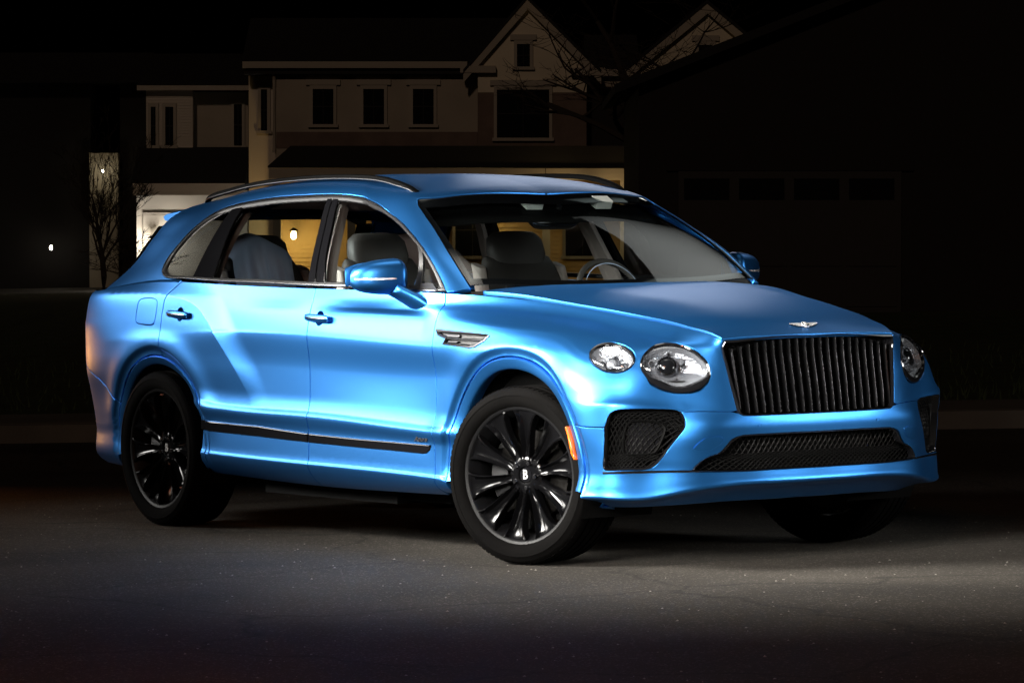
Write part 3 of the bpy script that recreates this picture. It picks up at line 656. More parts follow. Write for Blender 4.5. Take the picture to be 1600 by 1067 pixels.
# inner dark body behind the gaps, wheel housings and floor
def liner():
    S_, W_ = np.meshgrid(np.linspace(0, S_END, 170), np.linspace(.36, 1.2, 40), indexing='ij'); n, m = S_.shape
    p = A.base(S_.ravel(), W_.ravel()); nn = A.grad(A.base, S_.ravel(), W_.ravel())
    front = sstep(.35, .6, p[:, 0]); q = p-nn*(.028+.085*front)[:, None]
    q[:, 1] = np.maximum(q[:, 1], 0)
    ok = np.ones(len(p), bool)
    for cx, cz, R in ARCH: ok &= np.hypot(p[:, 0]-cx, p[:, 2]-cz) > R+.03
    F = []
    for i in range(n-1):
        for j in range(m-1):
            f = (i*m+j, (i+1)*m+j, (i+1)*m+j+1, i*m+j+1)
            if all(ok[t] for t in f): F.append(f)
    return q, F
V, F = liner(); both('inner_body_shell', V, F, M['void'], CAR)
mb = MB()
for cx, cz, R in ARCH:
    rows = []
    for a in np.radians(np.linspace(-20, 200, 40)): rows.append([(cx+(R+.015)*cos(a), y, cz+(R+.015)*sin(a)) for y in (.93, .90, .55)]+[(cx, .55, cz)])
    mb2 = MB().grid(rows); bothmb('wheel_housing', mb2, M['void'], CAR)
MB().prism([(-3.85,.42),(-3.72,.42),(-3.7,.62),(-2.62,.62),(-2.55,.27),(-.55,.27),(-.5,.62),(.42,.62),(.42,.8),(-.4,.95),(-.45,.45),(-3.6,.7),(-3.85,.7)], -.80, .80).build('underbody', M['void'], CAR)
mb = MB()
for x0, x1, y0, y1, z0, z1 in ((-2.4,-1.2,.45,.80,.20,.28),(-1.2,-.65,.3,.75,.215,.28),(-2.55,-2.25,.3,.7,.225,.28)):
    mb.box(x0, y0, z0, x1, y1, z1)
bothmb('underbody_tray', mb, M['void'], CAR)
MB().tube([(0, -.7, .3), (0, .7, .3)], .05).build('axle_carrier', M['void'], CAR); MB().tube([(-3.17, -.7, .32), (-3.17, .7, .32)], .06).build('axle_carrier', M['void'], CAR)
# ---------------------------------------------------------------- windows
def clip(P, a, b):
    """part of polygon P to the left of the line a->b"""
    a, b = np.asarray(a, float), np.asarray(b, float); d = b-a; out = []
    side = lambda p: d[0]*(p[1]-a[1])-d[1]*(p[0]-a[0])
    for i in range(len(P)):
        p, q = P[i], P[(i+1) % len(P)]; sp, sq = side(p), side(q)
        if sp >= 0: out.append(p)
        if sp*sq < 0: out.append(p+(q-p)*sp/(sp-sq))
    return np.array(out)
def gline(p, q, ext=.15):
    L = inv(G, [(p[0], 0, p[1]), (q[0], 0, q[1])], (1, 0, 1), lo=1.0, hi=3.45); d = L[1]-L[0]; return L[0]-ext*d, L[1]+ext*d
def shift(L, d): n = np.array([1.0, 0]); return L[0]+n*d, L[1]+n*d
BPL = gline((-1.831, 1.654), (-1.714, 1.232)); QG1 = gline((-2.757, 1.622), (-2.895, 1.266)); QG2 = gline((-2.669, 1.615), (-2.694, 1.25)); QLL = gline((-.948, 1.426), (-.833, 1.213))
def lr(P, left=None, right=None):
    """keep the part ahead of line `left` and behind line `right` (lines run from top to bottom)"""
    if left is not None: P = clip(P, left[0], left[1])
    if right is not None: P = clip(P, right[1], right[0])
    return P
dl_in = inset(dlo, .027)
def pane(name, P, m, parent, off=-.010, h=.05, depth=.004, gap=0.0):
    P = straight(dedupe(P, .003), .02, True)
    V, F, N = panel_data(G, P, [], h=h, gap=gap, off=off, depth=depth, edge=.0015)
    return both(name, V, F, m, parent, N)
FD, RD = FDOOR, RDOOR
pane('window_pane', lr(dl_in, shift(BPL, .058), shift(QLL, -.012)), M['glass'], FD)
pane('quarter_light_pane', lr(dl_in, shift(QLL, .014)), M['glass'], FD)
pane('window_pane', lr(dl_in, shift(QG2, .004), shift(BPL, -.052)), M['glass'], RD)
pane('quarter_window', lr(dl_in, None, shift(QG1, -.002)), M['dark_glass'], SHELL)
din2 = inset(dlo, .020)
pane('window_pillar', lr(din2, shift(BPL, .003), shift(BPL, .058)), M['black_gloss'], FD, off=-.003, depth=.012, gap=.001)
pane('window_pillar', lr(din2, shift(BPL, -.054), shift(BPL, -.003)), M['black_gloss'], RD, off=-.003, depth=.012, gap=.001)
pane('window_pillar', lr(din2, QG1, shift(QG2, .006)), M['black_gloss'], RD, off=-.004, depth=.012, gap=.001)
pane('quarter_light_bar', lr(din2, shift(QLL, -.013), shift(QLL, .015)), M['black_satin'], FD, off=-.004, depth=.014, gap=.001)
bothmb('window_chrome_frame', strip(G, [inset(dlo, d) for d in (.001, .0015, .004, .010, .012)], (-.012, .0005, .003, .003, -.006)), M['chrome'], CAR, 35)
bothmb('window_seal', strip(G, [inset(dlo, d) for d in (.0122, .013, .022, .028, .030)], (-.008, -.001, -.002, -.007, -.014)), M['black_satin'], CAR, 35)
# windscreen with its dark printed border
scrc = cat([(3.535, 1.21)], scr[(scr[:, 1] > 1.215)][:-1])
scr_half = cat(scrc, [(G_END, 1.674)]); mg = lambda L: np.stack([2*G_END-L[::-1, 0], L[::-1, 1]], 1)
scr_poly = inset(cat(scr_half, mg(scr_half)[1:], wline(1.21, 2*G_END-3.535, 3.535)[1:-1]), .003)
V, F, N = panel_data(GS, scr_poly, [], h=.04, gap=0, off=-.004, depth=.005)
SCREEN = link('windscreen', mesh('windscreen', V, F, M['glass'], None, N), CAR)
strip(GS, [scr_poly, inset(scr_poly, .012), inset(scr_poly, .032), inset(scr_poly, .034)], (-.003, -.0065, -.0065, -.010)).build('windscreen_border', M['black_gloss'], SCREEN, 35)
topb = cat(wline(1.598, 3.56, 2*G_END-3.56, .03), straight([(2*G_END-3.56, 1.60), (2*G_END-3.58, 1.705)], .02)[1:], wline(1.705, 2*G_END-3.58, 3.58, .03), straight([(3.58, 1.705), (3.56, 1.60)], .02)[1:-1])
V, F, N = panel_data(GS, topb, [], h=.05, gap=0, off=-.06, depth=.004); link('windscreen_top_band', mesh('windscreen_top_band', V, F, M['void'], None, N), SCREEN)
# cowl between bonnet and screen
cw = []
for t in np.linspace(-1, 1, 41):
    e = hood_pos(np.array([0.0]), np.array([t]))[0]; cw.append([(e[0]-.005, e[1], e[2]-.03), (e[0]+.05, e[1]*.99, e[2]-.045), (e[0]-.05, e[1]*1.02, e[2]-.02), (e[0]-.12-.05*(1-abs(t)), e[1]*1.03, e[2]-.012)])
MB().grid([[r[1], r[0], r[2], r[3]] for r in cw]).build('cowl_panel', M['black_satin'], CAR, 60)
for s in (-1, 1):
    p0 = Vector((-.47, .18*s-.15, 1.205)); p1 = Vector((-.52, .18*s+.45*s, 1.21))
    MB().tube([p0, (p0+p1)/2+Vector((.02, 0, .012)), p1], .009, 6).build('wiper_arm', M['black_satin'], CAR, 40)
# rear screen and roof spoiler
rs = cat(wline(1.22, -.70, .70, .03), straight([(.70, 1.22), (.70, 1.60), (.60, 1.66)], .03)[1:], wline(1.66, .60, -.60, .03)[1:], straight([(-.60, 1.66), (-.70, 1.60), (-.70, 1.22)], .03)[1:-1])
V, F, N = panel_data(GR_, rs, [], h=.06, gap=0, off=-.008, depth=.01); RWIN = link('rear_window', mesh('rear_window', V, F, M['glass'], None, N), CAR)
strip(GR_, [rs, inset(rs, .05), inset(rs, .052)], (-.006, -.0065, -.012)).build('rear_window_border', M['black_gloss'], RWIN, 35)
sp = []
for y in np.linspace(-.62, .62, 25):
    a = abs(y)/.62; x = -3.92+.22*a**3; z = 1.630-.045*a**2.2
    sp.append([(x+.36, y*.97, z+.022-.012*a), (x+.18, y, z+.014), (x+.03, y, z), (x, y, z-.012), (x+.012, y, z-.03), (x+.14, y, z-.05), (x+.3, y*.97, z-.06)])
MB().grid(sp, cap=True).build('roof_spoiler', M['paint'], CAR, 35)
fin = []
for t in np.linspace(0, 1, 12):
    s = .745; w = 1.21+.36*t; p, n = surf_frame(G, s, w); q = Vector(p)
    fin.append([q+Vector((.015, 0.002, 0)), q+Vector((-.035-.03*t, -.01, .0)), q+Vector((-.05-.05*t, -.04, -.005)), q+Vector((-.03, -.09, -.02))])
bothmb('rear_window_fin', MB().grid([[tuple(v) for v in r] for r in fin]), M['black_gloss'], CAR, 40)
# ---------------------------------------------------------------- roof rails
rail = [(-3.33,.565,1.650),(-3.25,.592,1.678),(-3.0,.607,1.712),(-2.75,.612,1.737),(-2.25,.614,1.757),(-1.78,.614,1.752),(-1.58,.612,1.738),(-1.44,.610,1.714),(-1.33,.606,1.683),(-1.26,.600,1.648)]
rl = smoothline(rail, .04); rows = []
for i, p in enumerate(rl):
    t = min(1, min(i, len(rl)-1-i)/5); hh = .010+.010*t
    rows.append([(p[0], p[1]+.017, p[2]-hh*1.2), (p[0], p[1]+.016, p[2]-.004), (p[0], p[1]+.008, p[2]), (p[0], p[1]-.008, p[2]), (p[0], p[1]-.016, p[2]-.006), (p[0], p[1]-.014, p[2]-hh*1.2)])
RAIL = bothmb('roof_rail', MB().grid(rows, close_v=True, cap=True), M['rail'], CAR, 40)
bothmb('rail_bright_strip', MB().grid([[(r[0][0], r[0][1]+.0015, r[0][2]+.006), (r[0][0], r[0][1]+.003, r[0][2]+.003), (r[0][0], r[0][1]+.0015, r[0][2])] for r in rows[1:-1]]), M['vent'], RAIL, 60)
feet = MB()
# ---------------------------------------------------------------- side trim, vent, handles, badge
def side_panel(name, pts, m, parent, off, depth, h=.04, gap=.001, smooth=False, edge=.003):
    L = xz(A, pts, lo=1.5, hi=5.3); L = smoothline(L, .012, True) if smooth else straight(L, .012, True)
    V, F, N = panel_data(A, L, [], h=h, gap=gap, off=off, depth=depth, edge=edge); return both(name, V, F, m, parent, N)
TR = side_panel('side_trim_strip', [(-1.708,.522),(-2.16,.543),(-2.745,.556),(-2.752,.50),(-2.16,.487),(-1.708,.475)], M['black_gloss'], RDOOR, .009, .014, edge=.008)
side_panel('side_trim_strip', [(-.640,.505),(-1.245,.512),(-1.702,.522),(-1.702,.475),(-1.2,.466),(-.72,.459),(-.682,.463),(-.655,.480)], M['black_gloss'], FDOOR, .009, .014, edge=.008)
vr = vent
VT = bothmb('fender_vent', strip(A, [inset(vent, d) for d in (-.003, -.002, .004, .008, .009)], (-.003, .004, .005, .001, -.016)), M['vent'], WING, 30)
V, F, N = panel_data(A, inset(vent, -.004), [], h=.03, gap=0, off=-.016, depth=.005); both('vent_backing', V, F, M['black_satin'], VT, N)
side_panel('vent_blade', [(-.545,1.012),(-.40,1.008),(-.40,.992),(-.50,.993)], M['vent'], VT, -.004, .01)
side_panel('vent_blade', [(-.49,.981),(-.395,.979),(-.42,.967),(-.50,.969)], M['vent'], VT, -.004, .01)
side_panel('vent_blade', [(-.385,1.006),(-.215,1.000),(-.20,.991),(-.385,.990)], M['black_satin'], VT, -.010, .01)
side_panel('vent_blade', [(-.38,.979),(-.225,.977),(-.27,.962),(-.40,.966)], M['black_satin'], VT, -.010, .01)
side_panel('vent_bar', [(-.50,.992),(-.34,.990),(-.19,.987),(-.205,.980),(-.34,.982),(-.505,.984)], M['vent'], VT, .001, .015)
for i, (hx, hz) in enumerate(HANDLE_X):
    P = [RDOOR, FDOOR][1-i] if False else (FDOOR if i == 0 else RDOOR)
    c = cups[i]; cc = c.mean(0); rows = []
    sc = lambda k: cc+(c-cc)*k
    rows = [sc(1.02), sc(.98), sc(.9), sc(.7), sc(.4), sc(.05)]
    bothmb('handle_cup', strip(A, rows, (-.004, -.003, -.010, -.022, -.028, -.030)), M['paint'], P, 50)
    base, n = surf_frame(A, float(cc[0]), float(cc[1]))
    hb = []
    for t in np.linspace(-1, 1, 21):
        x = hx+.108*t; hh = .0165*(1-abs(t)**6)**.5+.002; out = .030-.012*abs(t)**2.5; y0 = base[1]+out
        hb.append([(x, y0+.009*cos(a)-.004, hz+.001-.004*t+hh*sin(a)) for a in np.linspace(0, 2*pi, 14, endpoint=False)])
    H = bothmb('door_handle', MB().grid(hb, close_v=True, cap=True), M['paint'], P, 60)
    hb2 = [[(p[0][0], max(q[1] for q in p)+.0012, hz-.004*t+dz) for dz in (.0035, -.0035)] for p, t in zip(hb[2:-2], np.linspace(-.8, .8, 17))]
    bothmb('handle_bright_strip', MB().grid([[(a[0], a[1]-.004, a[2]+.003), a, b, (b[0], b[1]-.004, b[2]-.003)] for a, b in hb2]), M['dark_chrome'], H, 60)
    for e in (-1, 1):
        bothmb('handle_foot', MB().box(hx+e*.09-.014, base[1]-.02, hz-.012-.004*e, hx+e*.09+.014, base[1]+.022, hz+.012-.004*e), M['paint'], P)
def text_mesh(name, txt, size, m, extrude=.0015, shear=0.0, align='CENTER', bold=0.0, xscale=1.0):
    cu = bpy.data.curves.new(name, 'FONT'); cu.body = txt; cu.size = size; cu.extrude = extrude; cu.shear = shear; cu.align_x = align; cu.align_y = 'CENTER'; cu.offset = bold; cu.resolution_u = 3
    o = bpy.data.objects.new(name+'_tmp', cu); COL.objects.link(o); bpy.context.view_layer.update()
    me = bpy.data.meshes.new_from_object(o); bpy.data.objects.remove(o); bpy.data.curves.remove(cu); me.name = name; me.materials.clear(); me.materials.append(m)
    if xscale != 1: me.transform(Matrix.Scale(xscale, 4, (1, 0, 0)))
    return me
for k, s in enumerate((-1, 1)):
    q = xz(A, [(-.725, .527)], lo=4, hi=5)[0]; p, n = surf_frame(A, float(q[0]), float(q[1]))
    o = link('script_badge', text_mesh('script_badge', 'Azure', .034, M['vent'], .0015, .35, bold=.0006, xscale=1.25), FDOOR[k])
    o.location = (p[0], s*(p[1]+.003), p[2]); o.rotation_euler = (radians(90-4), 0, 0 if s < 0 else pi)
# ---------------------------------------------------------------- front: lamps, grille, intakes
def scaled(L, k): c = L.mean(0); return c+(L-c)*k
def lamp_set(name, L, proj):
    B = bothmb(name, strip(A, [scaled(L, k) for k in (1.015, 1.0, .97, .93, .91, .90)], (-.012, .003, .006, .004, -.004, -.02)), M['black_gloss'], CAR, 35)
    bothmb('reflector_bowl', strip(A, [scaled(L, k) for k in (.915, .88, .80, .66, .45, .2, .01)], (-.006, -.016, -.038, -.052, -.060, -.064, -.065)), M['reflector'], B, 25)
    bothmb('lamp_lens', strip(A, [scaled(L, k) for k in (.915, .85, .7, .5, .25, .01)], (-.001, .004, .009, .012, .014, .0145)), M['lamp_glass'], B, 80)
    # facets of the reflector
    c = L.mean(0); p, n = surf_frame(A, float(c[0]), float(c[1])); n = Vector(n); up = Vector((0, 0, 1)); r = n.cross(up).normalized(); u = r.cross(n).normalized(); c3 = Vector(p)
    R = float(np.abs(L[:, 1]-c[1]).max())
    def fr(a, b, d): return tuple(c3+r*a+u*b+n*d)
    pr = MB(); 
    pr.grid([[fr(rad*cos(a)-.3*R*0, rad*sin(a)+.08*R, d) for a in np.linspace(0, 2*pi, 24, endpoint=False)] for rad, d in ((.46*R, -.06), (.46*R, -.022), (.40*R, -.016), (.39*R, -.024))], close_v=True)
    bothmb('projector_shroud', pr, M['dark_chrome'], B, 40)
    pr = MB(); pr.grid([[fr(rad*cos(a), rad*sin(a)+.08*R, d) for a in np.linspace(0, 2*pi, 24, endpoint=False)] for rad, d in ((.385*R, -.026), (.33*R, -.016), (.2*R, -.010), (.01*R, -.008))], close_v=True)
    bothmb('projector_lens', pr, M['black_gloss'] if proj else M['reflector'], B, 60)
    for j, (a0, a1) in enumerate(((.62, .86), (-.95, -.6), (.2, .42))):
        mbx = MB(); mbx.grid([[fr(x*R, (a0+(a1-a0)*t)*R, -.045+.018*t) for x in np.linspace(-.75, .75, 9)] for t in (0, .33, .66, 1)]); bothmb('reflector_facet', mbx, M['reflector'] if j != 1 else M['chrome'], B, 10)
    for j in range(10):
        a = 2*pi*j/10+.2; ra = .64*R
        mbx = MB().tube([fr(ra*cos(a)*1.15, ra*sin(a), -.05), fr(ra*cos(a)*1.18, ra*sin(a), -.024)], [.010, .006], 6); bothmb('lamp_crystal', mbx, M['lamp_glass'] if j % 2 else M['chrome'], B)
    return B
HL_MAIN = lamp_set('headlamp', lamp, True); HL_SIDE = lamp_set('turn_lamp', slamp, False)
half_g = cat(gbot[::-1], gs, wline(1.243, gs[-1, 0], S_END)[1:]); gril = cat(half_g, mir(half_g)[1:-1])
gril = dedupe(gril, .002)
GRILLE = strip(AS, [inset(gril, d) for d in (-.004, .002, .004, .011, .014, .016)], (-.008, .002, .004, .003, -.004, -.06)).build('grille', M['black_gloss'], CAR, 35)
NV = 21
for k in range(NV):
    y = -.415+.83*k/(NV-1); a = abs(y)
    ztop = .984-.045*(a/.44)**3; zbot = .668+.006*(a/.43)**2
    if a > .40: zbot = .690
    rows = []
    for z in np.linspace(zbot, ztop, 12):
        q = inv(A, [(0, a, z)], (0, 1, 1), lo=6.0, hi=6.74)[0] if False else None
        rows.append(z)
    ZZ = np.array(rows); q = inv(A, [(0, a*(1+.03*(z-.66)/.3), z) for z in ZZ], (0, 1, 1), lo=6.0, hi=6.735); p = A.pos(q[:, 0], q[:, 1]); s = 1 if y >= 0 else -1
    g = []
    for px_, z in zip(p, ZZ):
        x, yy = px_[0], s*px_[1]; g.append([(x-.040, yy+.004, z), (x-.014, yy+.0055, z), (x-.005, yy+.003, z), (x-.003, yy, z), (x-.005, yy-.003, z), (x-.014, yy-.0055, z), (x-.040, yy-.004, z)])
    MB().grid(g, close_v=True, cap=True).build('grille_vane', M['dark_chrome'], GRILLE, 40)
def lattice(f, s0, s1, w0, w1, step, off, r=.0022, keep=None):
    mb = MB(); hgt = w1-w0; n = int((s1-s0+hgt)/step)
    for d in (1, -1):
        for i in range(n+1):
            b = s0-(hgt if d > 0 else 0)+i*step; L = np.array([(b+d*t*hgt, w0+t*hgt) for t in np.linspace(0, 1, 10)])
            L = L[(L[:, 0] > s0) & (L[:, 0] < s1)]
            if keep is not None: L = L[inside(keep, L)]
            if len(L) < 2: continue
            p = f.pos(L[:, 0], L[:, 1])+f.nor(L[:, 0], L[:, 1])*off; mb.tube(p, r, 4, cap=False)
    return mb
kg = inset(gril, -.01)
tag(lattice(AS, gril[:, 0].min(), gril[:, 0].max(), gril[:, 1].min(), 1.24, .026, -.048, .003).build('grille_mesh', M['mesh_black'], GRILLE), kind='stuff')
LG = strip(AS, [inset(lowg, d) for d in (-.003, .002, .006, .008)], (-.006, -.001, -.004, -.05)).build('lower_grille', M['black_gloss'], CAR, 35)
tag(lattice(AS, lowg[:, 0].min()-.02, lowg[:, 0].max()+.02, lowg[:, 1].min()-.02, lowg[:, 1].max()+.02, .028, -.035, .003, inset(lowg, -.02)).build('lower_grille_mesh', M['mesh_black'], LG), kind='stuff')
itk = cat(iup[:-1], ilo[::-1][:-1]); itk = dedupe(itk)
IN = bothmb('intake_surround', strip(A, [inset(itk, d) for d in (-.002, .001, .004, .006)], (-.006, -.002, -.006, -.06)), M['black_gloss'], CAR, 35)
for k, o in enumerate(bothmb('intake_mesh', lattice(A, itk[:, 0].min()-.01, min(itk[:, 0].max()+.01, 6.6), itk[:, 1].min(), itk[:, 1].max(), .028, -.038, .003, inset(itk, -.012)), M['mesh_black'], IN)): tag(o, kind='stuff')
fogc = inv(A, [(.735,.80,.585)], lo=5.4, hi=6.3)[0]
fog = smoothline([(fogc[0]+x, fogc[1]+z) for x, z in rrect(0, 0, .092, .052, .040)], .008, True)
FG = bothmb('fog_lamp', strip(A, [scaled(fog, k) for k in (1.08, 1.04, 1.0, .93, .90)], (-.05, -.034, -.030, -.032, -.045)), M['void'], CAR, 40)
bothmb('fog_lens', strip(A, [scaled(fog, k) for k in (.93, .7, .35, .01)], (-.044, -.041, -.039, -.038)), M['black_gloss'], FG, 60)
# bright strip over the lip
s_e = float(inv(A, [(.626,.926,.432)], lo=5.2, hi=6.2)[0, 0])
ws = lambda d: np.stack([np.linspace(s_e, 2*S_END-s_e, 220), .455+d+0*np.linspace(0, 1, 220)], 1)
strip(AS, [ws(d) for d in (.009, .008, .002, -.004, -.006)], (-.004, .004, .007, .004, -.004), closed=False).build('bumper_trim_strip', M['dark_chrome'], CAR, 40)
# amber marker, sensors, washer flaps
mk = inv(A, [(.391,.985,.619),(.403,.984,.619),(.470,.98,.482),(.455,.982,.480)], lo=5.0, hi=6.0)
V, F, N = panel_data(A, straight(mk, .01, True), [], h=.02, gap=0, off=.006, depth=.02, edge=.004); both('side_marker_lamp', V, F, M['amber'], CAR, N)
for p in ((.945,.328,.618), (.505,.974,.444)):
    q = inv(A, [p], lo=5, hi=6.7)[0]; L = np.array([(q[0]+.0095*cos(a), q[1]+.0095*sin(a)) for a in np.linspace(0, 2*pi, 16, endpoint=False)])
    bothmb('parking_sensor', strip(A, [scaled(L, k) for k in (1.25, 1.18, 1.05, 1.0, .9, .01)], (-.002, .001, .001, -.002, .0015, .0015)), M['paint'], CAR, 40)
WASH = [(.626,.528),(.60,.560),(.578,.573),(.541,.578),(.512,.575),(.503,.566),(.512,.548),(.540,.528),(.565,.520),(.60,.518)]
wl = smoothline(inv(A, [(0, y, z) for y, z in WASH], (0, 1, 1), lo=5.8, hi=6.6), .006, True)
bothmb('washer_flap', strip(A, [scaled(wl, k) for k in (1.05, 1.035, 1.015, 1.0, .97, .8, .4, .01)], (-.001, .0005, .0002, -.003, .001, .0012, .0012, .0012)), M['paint'], CAR, 25)
# winged badge on the bonnet
EM = empty('bonnet_badge', (0, 0, 0), 0, CAR)
_p = hood_pos(np.array([.948]), np.array([0.0]))[0]; _n = HOOD.nor(np.array([.948]), np.array([0.0]))[0]
_n = Vector(_n); _u = Vector((-_n.z, 0, _n.x)); _c = Vector(_p)+_n*.004
def ep(a, b, d): return tuple(_c+Vector((0, 1, 0))*a+_u*b+_n*d)
def flat(poly, d0, d1):
    n = len(poly); V = [ep(a, b, d0) for a, b in poly]+[ep(a, b, d1) for a, b in poly]
    return MB().add(V, [tuple(range(n))[::-1], tuple(range(n, 2*n))]+[(i, (i+1) % n, n+(i+1) % n, n+i) for i in range(n)])
flat([(.019*cos(a), .021*sin(a)) for a in np.linspace(0, 2*pi, 24, endpoint=False)], 0, .006).build('badge_disc', M['badge'], EM, 30)
flat([(.0155*cos(a), .0175*sin(a)) for a in np.linspace(0, 2*pi, 24, endpoint=False)], .006, .0068).build('badge_field', M['black_gloss'], EM, 30)
for s in (-1, 1):
    flat([(s*.015, .014), (s*.05, .016), (s*.080, .0135), (s*.062, .002), (s*.040, -.008), (s*.015, -.013)][::s], -.002, .0015).build('badge_wing_plate', M['black_gloss'], EM, 30)
    for j in range(5):
        w0 = .017; w1 = .078-.012*j; z0 = .0125-.0056*j
        flat([(s*w0, z0+.0014), (s*(w0+w1)*.55, z0+.0024), (s*w1, z0+.0020), (s*(w1-.004), z0-.0010), (s*(w0+w1)*.5, z0-.0010), (s*w0, z0-.0014)][::s], .0015, .0040-.0003*j).build('badge_feather', M['badge'], EM, 30)
o = link('badge_letter', text_mesh('badge_letter', 'B', .026, M['badge'], .001, bold=.0008), EM)
o.matrix_world = Matrix.Translation(_c+_n*.008) @ Matrix(((0, 1, 0), tuple(_u), tuple(_n))).transposed().to_4x4()
# ---------------------------------------------------------------- door mirrors
def mirror_rows():
    rows = []
    for t in np.linspace(0, 1, 22):
        y = .955+.222*t; e = (1-t**3.2)**.5 if t < 1 else 0; e0 = min(1, (t+.03)/.16)**.5
        top = 1.268+.082*e*e0**.5*(1-.12*t); bot = 1.243-.058*e*e0**.35-.0*t; cx = -.905-.075*t; a = .088*e*e0**.5+.004
        cz = .5*(top+bot); b = .5*(top-bot)+.001; r = []
        for k in range(28):
            an = 2*pi*k/28; c, s_ = cos(an), sin(an); px_ = abs(c)**.62*(1 if c > 0 else -1); pz = abs(s_)**.68*(1 if s_ > 0 else -1)
            r.append((cx+a*px_*(1.0 if c > 0 else .55), y, cz+b*pz))
        rows.append(r)
    return rows
mr = mirror_rows(); MIR = bothmb('door_mirror', MB().grid(mr, close_v=True, cap=True), M['paint'], CAR, 60)
ind = []
for t in np.linspace(.30, .985, 18):
    y = .955+.222*t; e = (1-t**3.2)**.5; cx = -.905-.075*t; a = .088*e+.004; d = .004*min(1, (t-.29)*8)
    x0 = cx+a*.985
    ind.append([(x0-.002, y, 1.262+d*.2), (x0+.0045, y, 1.261), (x0+.005, y, 1.257-d), (x0-.002, y, 1.256-d)])
bothmb('mirror_indicator', MB().grid(ind), mat('clear_indicator', (.75, .76, .78), .18, metal=.7, bump=(300, .6)), MIR, 40)
cre = []
arm = []
for t in np.linspace(0, 1, 10):
    x = -.79-.10*t**1.2; y = .935+.085*t; z = 1.140+.075*t**.9; ax = .080-.008*t; az = .030-.004*t
    arm.append([(x+ax*cos(a), y-.012*sin(a), z+az*sin(a)+.25*ax*cos(a)*0) for a in np.linspace(0, 2*pi, 16, endpoint=False)])
bothmb('mirror_arm', MB().grid(arm, close_v=True, cap=True), M['paint'], MIR, 60)
gl = [[(-1.0-.045*t, .975+.19*t, z) for z in np.linspace(1.225, 1.225+.11*(1-.25*t**3), 5)] for t in np.linspace(0, 1, 8)]
bothmb('mirror_glass', MB().grid(gl), mat('mirror_silver', (.85, .85, .87), .02, metal=1), MIR)
bothmb('mirror_sail', MB().prism([(-.82,1.20),(-.66,1.20),(-.70,1.235),(-.80,1.235)], .89, .912), M['black_satin'], FDOOR)
# ---------------------------------------------------------------- wheels (built with the outer face towards -y)
def tyre_mb():
    w = .142; prof = [(.292,.105),(.303,.122),(.312,.131),(.330,.1405),(.350,.1425),(.352,.1445),(.356,.1445),(.358,.142),(.372,.137),(.383,.127),(.3895,.112)]
    tread = []
    edges = [.112, .075, .070, .028, .022]
    tread = [(.3905,.100),(.392,.078),(.385,.076),(.385,.068),(.3925,.066),(.393,.030),(.385,.028),(.385,.019),(.393,.017)]
    half = prof+tread; full = half+[(r, -t) for r, t in half[::-1]]
    return MB().lathe(full, 96)
def tread_blocks():
    """short cross cuts on the shoulders, joined: far too many to pick apart"""
    mb = MB()
    for k in range(90):
        a = 2*pi*k/90; b = a+2*pi/90*.62
        for s in (-1, 1):
            V = []
            for r, t in ((.3908,.099),(.3862,.121),(.3936,.099),(.3892,.122)):
                for q, sk in ((a, 0), (b, 0)):
                    q2 = q+(.012 if t > .11 else 0); V.append((r*cos(q2), s*t, r*sin(q2)))
            mb.add(V, [(0, 1, 3, 2), (4, 5, 7, 6), (0, 1, 5, 4), (2, 3, 7, 6), (0, 2, 6, 4), (1, 3, 7, 5)])
    return mb
def spoke_mb():
    R_ = [.055, .075, .10, .13, .165, .20, .235, .262, .280, .292]
    HW = [.0165, .0185, .0200, .0225, .0265, .0320, .0400, .0500, .0600, .0690]
    YF = [-.072, -.078, -.084, -.091, -.099, -.106, -.112, -.1155, -.1165, -.113]
    E_ = [-1, -1, -.97, -.86, -.70, -.52, -.25, 0, .25, .52, .70, .86, .97, 1, 1]
    rows = []
    for r, hw, yf in zip(R_, HW, YF):
        q = (r-.055)/.237; ch = .026*min(1, q*4)*(1-.65*max(0, q-.8)/.2); row = []
        for i, e in enumerate(E_):
            if i in (0, len(E_)-1): d = .040
            elif abs(e) == 1: d = .012
            elif abs(e) > .95: d = .002
            elif abs(e) > .8: d = -.002
            elif abs(e) > .65: d = .012*min(1, q*4)
            elif abs(e) > .4: d = ch*.85
            else: d = ch
            x = e*hw; rr = r-(.004*e*e if r > .28 else 0)
            row.append((x, yf+d, sqrt(max(rr*rr-x*x, 1e-6))))
        rows.append(row)
    return MB().grid(rows)
WM = {}
WM['tyre'] = mesh('tyre', *(lambda m: (m.V, m.F))(tyre_mb()), M['rubber'], 35)
WM['tread'] = mesh('tread_blocks', *(lambda m: (m.V, m.F))(tread_blocks()), M['rubber'])
rim = MB().lathe([(.292,.118),(.300,.121),(.303,.117),(.297,.105),(.270,.06),(.262,-.02),(.266,-.07),(.283,-.098),(.287,-.112),(.291,-.116),(.297,-.1185),(.3045,-.1215),(.3075,-.119),(.306,-.108),(.296,-.10)], 96)
WM['rim'] = mesh('rim', rim.V, rim.F, M['rim_lip'], 40)
sm = spoke_mb(); WM['spoke'] = mesh('spoke', sm.V, sm.F, M['wheel_black'], 28)
hub = MB().lathe([(.0,-.066),(.036,-.066),(.038,-.074),(.048,-.0765),(.078,-.073),(.088,-.066),(.092,-.045),(.085,-.0)], 48)
WM['hub'] = mesh('hub', hub.V, hub.F, M['wheel_black'], 40)
cap = MB().lathe([(.0,-.0735),(.026,-.0735),(.0315,-.0725),(.034,-.069),(.034,-.06)], 40)
WM['cap'] = mesh('hub_cap', cap.V, cap.F, M['black_gloss'], 40)
WM['letter'] = text_mesh('cap_letter', 'B', .058, M['badge'], .001, bold=.0012, xscale=.85)
